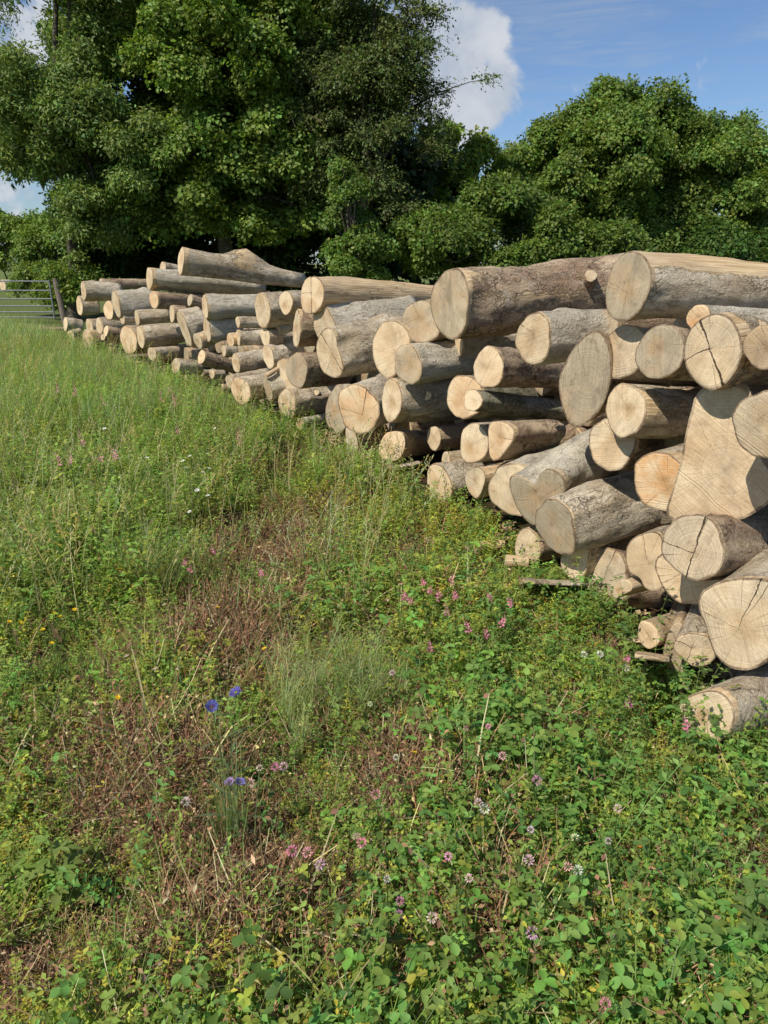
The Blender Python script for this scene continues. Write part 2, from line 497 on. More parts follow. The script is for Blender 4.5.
    for j in range(len(fr) - 1):
        b0, b1 = 1 + j * NS, 1 + (j + 1) * NS
        CF += [(b0 + i, b0 + (i + 1) % NS, b1 + (i + 1) % NS, b1 + i) for i in range(NS)]
    cm = bpy.data.meshes.new('cut_end')
    cm.from_pydata(CV, [], CF)
    cm.polygons.foreach_set('use_smooth', np.ones(len(CF), dtype=bool))
    ra = cm.attributes.new('rim', 'FLOAT', 'POINT')
    ra.data.foreach_set('value', np.array([0.0] + [(q if bark != 'wood' else 0.0) for q in fr for _ in range(NS)], dtype=np.float32))
    cm.materials.append(M_CUT)
    c = link('cut_end', cm, o)
    for ob in (o, c):
        ob['tone'] = float(tone); ob['orange'] = float(orange); ob['crack'] = float(crack)
        ob['crack_angle'] = float(cang); ob['radius'] = float(rb); ob['seed'] = seed
    if stub is not None:                                   # a sawn-off branch stub on the side of the log
        sf, sa, sr, sl = stub
        th = Vector((math.cos(sa), math.sin(sa), -0.55)).normalized()
        u = th.cross(Vector((0, 0, 1))).normalized(); v2 = th.cross(u)
        b = Vector((math.cos(sa) * rb * 0.6, math.sin(sa) * rb * 0.6, sf * L))
        SV, SF = [], []
        for j, (ll, rr) in enumerate(((0, 1.5), (rb * 0.35, 1.15), (rb * 0.4 + sl, 1.0), (rb * 0.4 + sl + 0.004, 0.9))):
            for i in range(16):
                q = 2 * PI * i / 16
                p = b + th * ll + (u * math.cos(q) + v2 * math.sin(q)) * sr * rr * (1 + 0.06 * math.sin(3 * q))
                SV.append(p)
        SF = [(j * 16 + i, j * 16 + (i + 1) % 16, (j + 1) * 16 + (i + 1) % 16, (j + 1) * 16 + i) for j in range(3) for i in range(16)]
        SF.append(tuple(48 + i for i in range(16)))
        sm = bpy.data.meshes.new('branch_stub')
        sm.from_pydata(SV, [], SF)
        sm.materials.append(M_BARK[bark]); sm.materials.append(M_CUT)
        for pz in sm.polygons:
            pz.use_smooth = pz.index < 32
            if pz.index >= 32: pz.material_index = 1
        so_ = link('branch_stub', sm, o)
        for kk in ('tone', 'orange', 'crack', 'crack_angle', 'seed'): so_[kk] = c[kk]
        so_['radius'] = float(sr)
    tag(o, label, cat, group)
    return o


A = add_log
# --- nearer stack, right end to left end: (label, face centre px, face size px) drives a point on the stack front
A('thick log on the very top at the right with oval end and debarked golden top', 629, 287, 47, 72, end=(850, 300), bark='tan', tone=0.55, crack=0.15, cang=15, peel_top=0.95, taper=0.92, crisp=True,
  poly=[(634, 251), (645, 255), (652, 268), (652, 285), (646, 303), (634, 318), (620, 323), (609, 316), (605, 300), (608, 280), (617, 260), (626, 252)])
A('long brown peeling log on top of the stack with a pointed shaggy end face', 449, 304, 40, 76, end=(640, 283), bark='brown', tone=0.25, crack=0.1, peel=0.30, bend=0.12, taper=0.85, stub=(0.62, 2.7, 0.04, 0.02),
  poly=[(458, 266), (465, 275), (469, 292), (469, 310), (465, 328), (457, 341), (444, 338), (433, 322), (430, 303), (432, 288), (442, 273)], rough=1.6)
A('golden tan sawn log tucked left of the round grey end under the top log', 624, 352, 43, 56, end=(760, 372), bark='tan', tone=0.25, crack=0.15, orange=0.25, back=0.08)
A('smooth round grey weathered log end directly under the thick top log', 660, 352, 47, 54, end=(770, 368), L=1.6, bark='tan', tone=0.85, crack=0.1, rough=0.5)
A('big greyish log end with coarse saw lines and one long diagonal crack', 713, 351, 61, 77, yaw=38, L=1.7, bark='tan', tone=0.5, crack=1.0, cang=60, back=-0.06,
  poly=[(722, 312), (734, 321), (742, 338), (743, 356), (735, 374), (723, 387), (711, 391), (698, 385), (686, 369), (683, 350), (688, 330), (702, 316)])
A('round tan log end cut off by the right edge beside the big cracked grey end', 764, 347, 40, 44, yaw=35, L=1.5, bark='tan', tone=0.35, crack=0.1)
A('small orange log end peeping out above the big cracked grey end', 699, 318, 22, 28, end=(800, 322), bark='pale', tone=0.05, orange=0.9, crack=0.05, back=0.12)
A('steeply slanted long grey oval cut face leaning under the second top log', 586, 378, 56, 108, yaw=50, L=1.3, bark='brown', tone=0.75, crack=0.1, cang=70,
  poly=[(596, 327), (605, 333), (611, 350), (612, 372), (608, 396), (598, 414), (580, 429), (570, 428), (561, 405), (558, 382), (566, 360), (580, 338)])
A('cream oval log end resting on the darker half moon end, its bark side in shadow', 625, 410.5, 37, 53, end=(712, 415), bark='tan', tone=0.15, crack=0.12, peel=0.3)
A('tan half moon log end with a straight shadow edge, below the cream oval end', 612, 443, 46, 50, end=(720, 448), bark='brown', tone=0.2, crack=0.2, back=0.05)
A('bright orange sawn log end half hidden behind the big bell shaped butt', 662, 482, 40, 60, yaw=40, L=1.2, bark='tan', tone=0.0, orange=0.8, crack=0.15, back=0.06)
A('huge bell shaped flared butt cut face standing below the cracked grey log end', 718, 460, 100, 134, yaw=52, L=0.9, bark='tan', tone=0.3, orange=0.15, crack=0.04, cang=55, r_in=0.13, crisp=True, back=0.07,
  poly=[(697, 388), (724, 380), (752, 386), (752, 420), (756, 444), (766, 464), (780, 480), (774, 500), (756, 512), (744, 519), (728, 521), (712, 514), (704, 519), (690, 522), (672, 522), (665, 514), (670, 495), (680, 462), (688, 425)])
A('shaded tan log end cut off by the right edge beside the bell shaped butt', 766, 424, 34, 70, yaw=30, L=1.3, bark='brown', tone=0.4, crack=0.1, back=-0.04)
A('stout rough barked log lying across the front with oval greyish end and sawn knot', 555.7, 527, 36, 58, end=(664, 494), bark='tan', tone=0.65, crack=0.05, taper=1.05, back=-0.12, rough=1.5, stub=(0.86, 3.4, 0.045, 0.02),
  bumps=((0.35, 2.0, 0.22, 0.55),), bend=0.05)
A('log with star of cracks in its cream end and a long split along its bark', 693, 546.4, 55, 60, end=(830, 545), bark='brown', tone=0.2, crack=0.75, cang=92, back=-0.1, taper=0.97)
A('two lobed heart shaped cream log end left of the star cracked log', 646, 561, 44, 62, yaw=40, L=1.2, bark='tan', tone=0.08, crack=0.2, cang=70,
  poly=[(626, 548), (632, 538), (644, 532), (654, 530), (662, 534), (665, 548), (666, 565), (667, 582), (660, 591), (651, 591), (643, 586), (641, 578), (630, 574), (626, 564)])
A('log end under the star cracked log, only its lower crescent in sunlight', 688, 574, 54, 60, yaw=42, L=1.2, bark='brown', tone=0.25, crack=0.2, back=0.06)
A('very large pale log end with fine radiating cracks at the lower right', 739, 624, 82, 96, yaw=40, L=1.6, bark='tan', tone=0.12, crack=0.35, cang=100, back=-0.02, crisp=True,
  poly=[(700, 592), (712, 584), (730, 578), (750, 577), (768, 578), (782, 588), (786, 620), (780, 645), (768, 662), (752, 670), (735, 670), (720, 662), (710, 645), (704, 622), (698, 608)])
A('small round cream log end with one dark crack near the ground at the right', 694.8, 649, 28, 33, yaw=60, L=0.35, bark='tan', tone=0.3, crack=0.5, cang=8, back=-0.03)
A('small cream cut block wedged above the small round end near the ground', 699, 630, 22, 24, yaw=45, L=0.3, bark='wood', tone=0.1, crack=0.1, back=0.07, poly=[(688, 623), (700, 619), (708, 628), (708, 640), (694, 642), (688, 636)], prism=True)
A('slanted wedge log lying lowest in the weeds at the bottom right of the stack', 704, 714, 50, 44, yaw=30, L=0.42, pitch=-4, bark='tan', tone=0.15, crack=0.1, back=-0.14, prism=True, taper=1.25,
  poly=[(676, 706), (690, 696), (708, 690), (722, 692), (733, 704), (736, 722), (726, 742), (704, 742), (686, 724)])
A('brown barked log end on the ground left of the small round cracked end', 672, 662, 30, 50, yaw=62, L=0.6, bark='brown', tone=0.45, crack=0.2, back=0.0,
  poly=[(672, 622), (681, 618), (686, 632), (686, 655), (684, 678), (676, 684), (666, 668), (662, 650)])
A('dark shaded log end with bark, under the rough barked log', 606, 578, 38, 56, end=(680, 585), bark='brown', tone=0.6, crack=0.4, cang=95, back=0.08)
A('small cream wedge of split wood in front of the dark shaded end', 622, 588, 18, 22, yaw=25, L=0.22, bark='wood', tone=0.1, crack=0.0, back=-0.03, prism=True, peel=1.0, name='split_wood',
  poly=[(612, 592), (618, 580), (630, 579), (634, 590), (622, 595), (615, 600)])
A('cream wedge shaped log end with fine saw lines under the rough barked log', 575, 565, 32, 36, yaw=38, L=1.0, bark='tan', tone=0.05, crack=0.1,
  poly=[(560, 556), (572, 545), (590, 545), (589, 560), (586, 575), (578, 581), (568, 578), (561, 568)])
A('cream log end in dappled shade at the foot of the stack behind clover leaves', 528, 548, 28, 40, yaw=35, L=0.9, bark='brown', tone=0.1, crack=0.1,
  poly=[(519, 530), (528, 526), (536, 534), (542, 546), (540, 560), (530, 566), (518, 562), (514, 548)])
A('forked grey log end with two lobes on the pale log slanting up to the right', 538, 496, 56, 62, end=(612, 448), bark='pale', tone=0.85, orange=0.2, crack=0.1, yaw=44, rough=1.2, r_in=0.155, back=-0.06, crisp=True,
  poly=[(509, 476), (518, 475), (527, 480), (534, 487), (540, 474), (548, 467), (558, 471), (566, 480), (566, 492), (556, 500), (545, 505), (540, 515), (536, 527), (526, 521), (516, 506), (511, 492)])
A('thin golden crescent of a log end showing left of the forked grey end', 514, 490, 26, 54, yaw=48, L=1.2, bark='pale', tone=0.1, crack=0.1, back=0.03)
A('small round cream log end low at the front with one thin crack', 439, 484, 25, 37, end=(476, 476), bark='tan', tone=0.15, crack=0.25, cang=-25, back=-0.05)
A('chunky split log end facing the weeds right of the small round cream end', 481, 482, 38, 38, yaw=30, L=0.5, bark='tan', tone=0.05, crack=0.1, peel=0.4, back=-0.03,
  poly=[(464, 474), (472, 468), (480, 466), (486, 474), (484, 486), (478, 500), (472, 496), (466, 486)])
A('small orange tan block behind the small round cream end', 446, 460, 22, 16, yaw=25, L=0.6, bark='wood', tone=0.05, orange=0.4, crack=0.0, back=0.08)
A('quartered log with square cream face in the dark hollow of the stack', 474, 443, 32, 42, end=(540, 440), bark='tan', tone=0.05, crack=0.1, prism=True, back=0.02,
  poly=[(461, 432), (468, 424), (478, 422), (490, 436), (489, 452), (480, 462), (468, 464), (460, 458)])
A('quartered log with brown knotty end beside the square cream face', 500, 441, 30, 42, end=(552, 437), bark='brown', tone=0.1, orange=0.3, crack=0.3, prism=True, back=0.03,
  poly=[(489, 422), (498, 420), (512, 424), (516, 436), (508, 448), (500, 460), (490, 462), (488, 440)])
A('thick golden log end behind the thin mossy log', 465, 397, 36, 45, end=(560, 398), bark='moss', tone=0.05, orange=0.35, crack=0.15, back=0.05)
A('thin mossy barked log with small bright oval end in front of the golden one', 473, 400.5, 17, 23, end=(562, 412), bark='moss', tone=0.0, crack=0.05, back=-0.08, taper=1.25)
A('cream log end with chewed notch, above the thin mossy log', 488.5, 367.6, 32, 39, end=(560, 372), bark='brown', tone=0.1, crack=0.1, stub=(0.4, -0.4, 0.05, 0.05))
A('pale smooth barked log with cream face and curved brown crack under the long top log', 533.5, 339, 34, 54, end=(640, 330), bark='pale', tone=0.1, crack=0.35, cang=20)
A('grey barked log with oval tan face below the pointed top log', 408, 364.5, 27, 41, end=(476, 356), bark='pale', tone=0.35, orange=0.2, crack=0.1, back=-0.05)
A('shaded bark log lying behind, between the pointed top log and the notched end', 452, 345, 24, 40, end=(540, 336), bark='tan', tone=0.3, crack=0.1, back=0.35)
A('heavy log with narrow bark rimmed end and the shadow of its neighbour on it', 391.5, 400.5, 19, 42, end=(500, 396), bark='tan', tone=0.3, crack=0.15, yaw=28, taper=1.0, stub=(0.25, 2.8, 0.035, 0.015))
A('very round tan log end with brown centre crack facing the meadow', 358.4, 409, 40, 48, yaw=62, L=1.8, bark='tan', tone=0.15, orange=0.45, crack=0.6, cang=100, back=-0.1)
A('grey lens shaped log end squeezed left of the very round tan end', 335.5, 409, 24, 52, yaw=44, L=1.2, bark='tan', tone=0.7, crack=0.3, cang=70,
  poly=[(338, 382), (344, 392), (347, 408), (347, 424), (342, 434), (334, 433), (326, 424), (325, 408), (330, 394)])
A('knobbly barked log with small oval cream end lowest at the left of the nearer stack', 287, 404, 16, 31, end=(338, 396), bark='tan', tone=0.1, crack=0.1, rough=1.4, stub=(0.5, 2.5, 0.03, 0.02))
A('grey and cream oval log end above the lowest knobbly log', 297, 370, 22, 34, end=(345, 368), bark='brown', tone=0.6, crack=0.15, cang=80, back=-0.05)
A('cream crescent log end behind the grey and cream oval one', 287, 375, 20, 34, yaw=50, L=1.0, bark='tan', tone=0.1, crack=0.1, back=0.05)
A('big bark covered log with bean shaped end split by a slanted dark crack', 330, 354, 28, 52, end=(400, 340), yaw=32, bark='tan', tone=0.2, crack=1.0, cang=42, rough=1.3, taper=1.02,
  poly=[(326, 327), (333, 328), (337, 336), (337, 346), (341, 354), (344, 366), (342, 376), (336, 379), (330, 376), (322, 372), (318, 360), (316, 345), (319, 334)])
A('log with pale shining upper bark behind the bean shaped end', 324, 324, 22, 38, end=(410, 312), bark='pale', tone=0.3, crack=0.4, cang=80, back=0.08)
A('debarked golden log on top with a wide end split by crossing cracks', 312.5, 295, 24, 41, end=(440, 300), bark='tan', tone=0.05, orange=0.45, crack=1.0, cang=88, peel=0.75, taper=0.75, crisp=True,
  poly=[(312, 276), (320, 278), (325, 288), (324, 300), (319, 311), (310, 315), (303, 312), (300, 300), (302, 286), (306, 278)])
A('cream log end with a three armed crack at the join of the two stacks', 262.5, 310.5, 19, 34, yaw=38, L=1.3, bark='tan', tone=0.05, crack=0.6, cang=92, back=-0.05)
A('diamond shaped cream log end right of the three armed crack', 286, 303, 18, 30, yaw=42, L=1.2, bark='tan', tone=0.1, crack=0.15, back=0.0,
  poly=[(284, 290), (290, 292), (294, 301), (291, 311), (286, 317), (281, 311), (278, 299)])
A('upright slab of bark with a narrow cream split face below the golden top log', 299, 328, 10, 44, yaw=20, L=0.32, bark='brown', tone=0.05, crack=0.1, prism=True, crisp=True,
  poly=[(297, 306), (301, 318), (301, 336), (298, 348), (293, 346), (293, 326)])
A('tall cream split face behind the grey barked log, left of the pale flared face', 391, 349, 40, 62, yaw=50, L=1.0, bark='tan', tone=0.1, crack=0.1, back=0.0,
  poly=[(384, 321), (392, 320), (400, 322), (408, 330), (412, 345), (408, 358), (398, 370), (393, 379), (384, 378), (375, 366), (371, 346), (376, 330)])
A('pale flared log face with fine cracks left of the pointed top log', 417, 320, 36, 48, yaw=54, L=1.2, bark='tan', tone=0.3, crack=0.3, cang=65, back=0.08,
  poly=[(408, 304), (420, 300), (430, 300), (438, 318), (441, 334), (430, 342), (414, 344), (404, 334), (402, 316)])
A('upright splintered chunk under the very round tan end', 351, 442, 16, 46, yaw=25, L=0.3, bark='wood', tone=0.15, crack=0.1, prism=True, peel=0.6, name='split_wood',
  poly=[(345, 424), (354, 424), (358, 440), (357, 456), (354, 470), (350, 466), (347, 448)])
A('split block with shaded cream face half sunk in weeds', 390, 445, 28, 32, end=(426, 440), bark='wood', tone=0.15, crack=0.15, prism=True, back=0.02,
  poly=[(384, 434), (392, 431), (404, 433), (406, 448), (398, 462), (384, 460), (377, 452)])
A('thin log deep in the shade under the heavy bark rimmed log', 434, 438, 14, 24, end=(478, 432), bark='brown', tone=0.4, crack=0.1, back=0.3)
A('low dark log in the hollow left of the shaded thin log', 404, 430, 16, 30, end=(470, 424), bark='brown', tone=0.5, crack=0.1, back=0.4)
A('tiny golden log end poking out of weeds below the knobbly log', 300, 424, 9, 12, yaw=50, L=0.4, bark='tan', tone=0.05, orange=0.3, crack=0.0)
A('weathered flat log lying in the weeds in front of the stack, grey brown', 452, 552, 18, 20, end=(510, 536), bark='tan', tone=0.6, crack=0.1, back=-0.12, yaw=20, peel=0.3)
A('low shaded log behind the dappled cream end', 566, 612, 20, 30, end=(610, 606), bark='wood', tone=0.1, crack=0.1, yaw=35, back=-0.02)
A('small fallen chunk of wood in the weeds below the heart shaped end', 648, 635, 26, 24, yaw=30, L=0.16, bark='wood', tone=0.1, orange=0.3, crack=0.0, back=-0.06, prism=True, name='split_wood')
A('dark log under the brown top log, left of the slanted grey face', 545, 372, 30, 42, end=(600, 372), bark='brown', tone=1.0, crack=0.1, back=0.75)  # full grey tone here and on the next rows stands in for overhang shade
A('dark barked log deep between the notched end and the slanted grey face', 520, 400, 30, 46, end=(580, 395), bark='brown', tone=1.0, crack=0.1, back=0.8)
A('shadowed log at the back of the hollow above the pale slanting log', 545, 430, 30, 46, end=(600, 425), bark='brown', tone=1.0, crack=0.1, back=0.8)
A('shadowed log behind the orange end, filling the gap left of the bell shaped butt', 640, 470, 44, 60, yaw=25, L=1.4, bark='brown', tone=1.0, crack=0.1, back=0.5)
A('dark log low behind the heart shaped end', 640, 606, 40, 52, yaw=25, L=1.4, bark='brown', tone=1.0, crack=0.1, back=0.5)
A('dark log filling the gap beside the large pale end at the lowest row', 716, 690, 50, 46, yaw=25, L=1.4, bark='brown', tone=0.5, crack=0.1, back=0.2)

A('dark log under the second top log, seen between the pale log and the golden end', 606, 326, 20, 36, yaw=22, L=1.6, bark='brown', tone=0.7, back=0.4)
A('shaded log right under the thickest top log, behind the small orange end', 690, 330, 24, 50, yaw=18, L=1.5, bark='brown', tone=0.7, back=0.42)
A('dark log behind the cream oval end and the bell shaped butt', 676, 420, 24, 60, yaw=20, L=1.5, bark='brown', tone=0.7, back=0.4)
A('splintered pale chip of wood on the ground under the forked grey end', 506, 560, 14, 10, yaw=-10, L=.12, bark='wood', tone=.2, back=-.12, prism=True, peel=.8, name='split_wood')
A('grey brown flat slab in the weeds below the small round cream end', 424, 548, 20, 14, yaw=15, L=.4, bark='tan', tone=.6, back=-.2, peel=.4)
# --- farther stack
def B(label, *a, **k):
    k.setdefault('group', G_FAR); k.setdefault('crack', 0.15)
    return add_log(label, *a, **k)


B('topmost log of the farther stack with a big hump and a narrow pale end', 181, 261, 8, 29, end=(303, 281), yaw=27, bark='tan', tone=0.1, taper=0.55, bumps=((0.5, 1.5, 1.2, 1.35),), peel=0.25, back=0.25)
B('long smooth pale log lying just below the humped log', 149.5, 278.5, 6, 24, end=(262, 287), bark='pale', tone=0.05, taper=0.85, yaw=33)
B('brown barked log with bright orange oval end under the long pale log', 154, 299.5, 9, 19, end=(205, 302), bark='brown', tone=0.0, orange=0.5)
B('short knobbly log on top at the far left of the farther stack', 83.5, 291.5, 5, 17, end=(120, 292), bark='tan', tone=0.2, rough=1.5, taper=0.95)
B('smooth brown log lying behind the short knobbly log on the top row', 101, 284, 4, 11, end=(150, 284), bark='brown', tone=0.2, back=0.6)
B('stubby log with white end below the short knobbly top log', 79.5, 306, 6, 19, end=(97, 306), bark='tan', tone=0.05)
B('pale log with three dark slashes across its bark, second row', 116, 304, 7, 27, end=(152, 301), bark='pale', tone=0.1, back=-0.05)
B('golden oval log end left of the slashed pale log', 108.5, 310, 9, 20, end=(125, 312), bark='tan', tone=0.0, orange=0.6)
B('short log on its side reaching furthest left over the grass', 65.5, 324, 4, 14, end=(82, 326), bark='tan', tone=0.05, back=0.0)
B('cream round end in the third row near the left end', 89.5, 326.5, 7, 16, yaw=45, L=0.7, bark='tan', tone=0.05)
B('tan round end right beside the cream one in the third row', 99.5, 326, 8, 17, yaw=45, L=0.7, bark='tan', tone=0.3)
B('thin dark log with small pale end pointing down to the right', 106, 331, 4, 12, end=(126, 336), bark='brown', tone=0.1, back=-0.1)
B('tall narrow cream end standing on the grass under the third row', 128.5, 340, 8, 30, yaw=50, L=0.8, bark='brown', tone=0.05, orange=0.15)
B('long barked log in the lowest row with a white narrow end', 140.6, 337, 7, 23, end=(183, 332), bark='tan', tone=0.0, back=-0.12)
B('small log end with short bark side under the slashed pale log', 122.5, 319, 5, 10, end=(138, 318), bark='tan', tone=0.1)
B('short straight log with both ends visible in the middle of the farther stack', 137, 318, 4, 16, end=(168, 315), bark='tan', tone=0.05, back=-0.05)
B('tall blocky log standing out with a narrow pale left edge', 184, 328, 8, 38, end=(203, 322), yaw=28, bark='tan', tone=0.05, back=-0.05)
B('fat smooth grey log with a dark bar across its bark in the second row', 205, 307, 6, 23, end=(262, 305), bark='pale', tone=0.05, back=-0.05)
B('fat rough grey log directly under the smooth grey one', 207, 329, 7, 26, end=(240, 327), bark='pale', tone=0.1)
B('small bent log with round tan end low beside the blocky log', 198, 341, 8, 17, end=(212, 337), bark='tan', tone=0.15, back=-0.08)
B('dark sloping log with round golden end in the lowest row', 201.6, 357, 7, 14, end=(236, 370), bark='brown', tone=0.1, orange=0.4, back=-0.2)
B('grey brown log with white oval end in the lowest row, right half', 236, 363.5, 8, 19, end=(265, 359), bark='tan', tone=0.05, back=-0.1)
B('thin upper log of the pair lying left of the three armed crack', 238, 322, 4, 12, end=(266, 322), bark='tan', tone=0.1)
B('thick lower log of the pair lying left of the three armed crack', 238, 338, 4, 17, end=(266, 337), bark='tan', tone=0.1)
B('small orange round end between the rough grey log and the pair', 230.5, 340, 7, 14, end=(238, 340), bark='tan', tone=0.0, orange=0.7, back=-0.05)
B('cream oval end below the cream face with the three armed crack', 265.6, 337, 9, 21, end=(280, 336), bark='tan', tone=0.05)
B('white oval log end at the foot where the two stacks meet', 268.5, 357, 11, 23, end=(284, 355), bark='tan', tone=0.05, back=-0.05)
B('small square block above the white oval end in the lowest row', 224, 351, 5, 11, end=(236, 351), bark='tan', tone=0.2, prism=True)
B('short stump standing in the grass with a golden foot', 241, 391, 14, 26, yaw=60, L=0.4, bark='tan', tone=0.2, orange=0.5, back=-0.35)
B('log lying flat in the grass before the lowest row', 230, 382, 8, 14, end=(268, 374), bark='tan', tone=0.5, back=-0.3)
B('pale grey block on the grass at the join of the stacks', 268, 390, 8, 24, end=(283, 386), bark='pale', tone=0.4, prism=True, back=-0.1)
B('broken bark chunk on the grass at the left end of the farther stack', 88, 340, 10, 20, end=(104, 340), bark='wood', tone=0.2, orange=0.4, peel=0.5, back=-0.15)
B('little pieces of pale wood lying left of the broken bark chunk', 71, 335, 6, 9, end=(80, 332), bark='wood', tone=0.1, back=-0.1)
B('thin dark pole sloping down to the grass in the third row', 103, 337, 4, 7, end=(125, 350), bark='brown', tone=0.3, back=-0.15)
B('small pale log peeping out at the top behind the humped log', 163, 267, 6, 11, end=(178, 270), bark='tan', tone=0.1, back=0.5)
B('shadowed brown log under the orange oval end', 172, 314, 5, 17, end=(186, 314), bark='brown', tone=0.3, back=0.1)
B('low split log in the grass under the long lowest log', 152, 354, 8, 14, end=(178, 352), bark='tan', tone=0.3, back=-0.1)
B('low grey log half hidden by grass left of the dark sloping log', 176, 366, 8, 16, end=(200, 368), bark='tan', tone=0.5, back=-0.25)
B('tiny pale log end in the shade under the dark sloping log', 212, 374, 5, 9, end=(224, 374), bark='tan', tone=0.1, back=-0.15)
B('grey log behind the small slanting stick at the join', 278, 352, 9, 22, end=(300, 350), bark='tan', tone=0.3, back=0.15)
B('log showing its bark between the two rows left of the join', 277, 330, 8, 14, end=(296, 322), bark='pale', tone=0.2, back=0.1)
B('thin brown log wedged under the fat smooth grey log', 190, 300, 5, 12, end=(208, 305), bark='brown', tone=0.3, back=0.3)
# logs further inside both stacks: only those that the gaps between the front logs let one see stay
def inner_logs():
    got = []
    s = 0.0
    for (x0, y0), (x1, y1) in zip(FRONT[1:-1], FRONT[2:]):
        L = math.hypot(x1 - x0, y1 - y0)
        if y0 > 11: break
        while s < L:
            f = s / L
            bx, by = x0 + (x1 - x0) * f, y0 + (y1 - y0) * f
            for z in (.13, .42, .72, 1.0, 1.22):
                if z > 1.1: continue
                bk = U0(.8, .95) + (.25 if z > .9 else 0)
                nx, ny = (y1 - y0) / L, -(x1 - x0) / L
                px, py = project(np.array([[bx + nx * bk, by + ny * bk, z]]))
                dep = math.hypot(bx, by) + .4
                hp = .28 * F_PX / dep
                far_ = by > 9.2
                got.append(add_log('shaded log deep inside the farther stack, seen only through gaps' if far_ else 'shaded log deep inside the nearer stack, seen only through gaps',
                                   float(px[0]), float(py[0]), hp * .6, hp, yaw=math.degrees(math.atan2(ny, nx)) + U0(-4, 4), L=1.5, back=bk, bark='brown', tone=.9, crack=.1,  # dark bark and tone paint in the shade inside the stack
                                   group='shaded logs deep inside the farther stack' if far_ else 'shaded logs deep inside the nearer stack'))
            s += .33
        s -= L
    bpy.context.view_layer.update()
    dg = bpy.context.evaluated_depsgraph_get()
    seen = set()
    names = {o.name for o in got} | {c.name for o in got for c in o.children}
    o0 = Vector((0, 0, CAM_H))
    for px in range(60, 780, 4):
        for py in range(245, 740, 4):
            hit, loc, nrm, idx, ob, mt = SC.ray_cast(dg, o0, Vector(ray(px, py)).normalized())
            if hit and ob.name in names:
                seen.add(ob.name if ob.parent is None else ob.parent.name)
    for o in got:
        if o.name not in seen:
            for c in list(o.children): bpy.data.objects.remove(c)
            bpy.data.objects.remove(o)
    print('inner logs', len(got), 'kept', len(seen))


U0 = random.Random(5).uniform
# sticks lying on the stack
B('thin pale stick leaning at the join of the two stacks', 266, 376, 3, 5, end=(281, 359), bark='wood', tone=0.1, peel=1.0, back=-0.15, name='stick', cat='stick', group=None)

inner_logs()

# broken pieces left on the ground along the foot of both stacks
for i, (x, y, s) in enumerate([(430, 540, 15), (470, 548, 20), (498, 538, 14), (520, 582, 12), (556, 606, 14), (588, 622, 12), (625, 640, 18), (655, 668, 20), (668, 690, 15), (690, 668, 13),
                               (712, 676, 12), (752, 700, 18), (640, 655, 12), (382, 470, 12), (340, 462, 9), (316, 440, 9), (410, 512, 12)]):
    q = random.Random(300 + i)
    w, h = s * q.uniform(.8, 1.5), s * q.uniform(.5, .9)
    add_log('broken piece of sawn wood lying at the foot of the nearer stack', x, y, w, h, yaw=q.uniform(-25, 60), L=q.uniform(.08, .3), bark=q.choice(['wood', 'tan', 'tan', 'brown']), tone=q.uniform(0, .6), orange=q.uniform(0, .4), crack=0.05,
            back=q.uniform(-.1, .03), prism=True, peel=q.uniform(.1, .7), name='split_wood', cat='wood piece', grounded=True, group='broken wood pieces at the foot of the nearer stack', pitch=q.uniform(-8, 8), crisp=True,
            poly=[(x + w / 2 * math.cos(a) * q.uniform(.7, 1.15), y + h / 2 * math.sin(a) * q.uniform(.7, 1.15)) for a in (0.2, 1.2, 2.3, 3.3, 4.2, 5.3)])
for i, (x, y, s) in enumerate([(74, 339, 7), (92, 348, 8), (110, 350, 7), (128, 358, 8), (146, 362, 7), (160, 360, 9), (186, 376, 9), (196, 374, 8), (206, 384, 8), (222, 388, 9), (252, 394, 10), (262, 400, 9), (282, 402, 8), (140, 354, 7)]):
    q = random.Random(400 + i)
    w, h = s * q.uniform(.8, 1.5), s * q.uniform(.7, 1.1)
    add_log('broken piece of wood lying in the grass before the farther stack', x, y, w * .6, h, yaw=q.uniform(10, 60), L=q.uniform(.15, .5), bark=q.choice(['wood', 'tan', 'brown']), tone=q.uniform(0, .6), orange=q.uniform(0, .4), crack=0.05,
            back=q.uniform(-.25, -.05), prism=True, peel=q.uniform(.1, .6), name='split_wood', cat='wood piece', grounded=True, group='broken wood pieces before the farther stack', pitch=q.uniform(-6, 6))
# ------------------------------------------------------------------ ground
def hgt(x, y):
    n = mn.fractal(Vector((x * 0.9, y * 0.9, 0)), 0.9, 2.0, 4)
    d = math.hypot(x, y)
    return n * 0.035 * min(1, 6.0 / max(d, 0.1)) + 0.012 * mn.noise(Vector((x * 5, y * 5, 3))) * (1 if d < 8 else 0)


def hgt_np(P):
    return np.array([hgt(float(a), float(b)) for a, b in P])


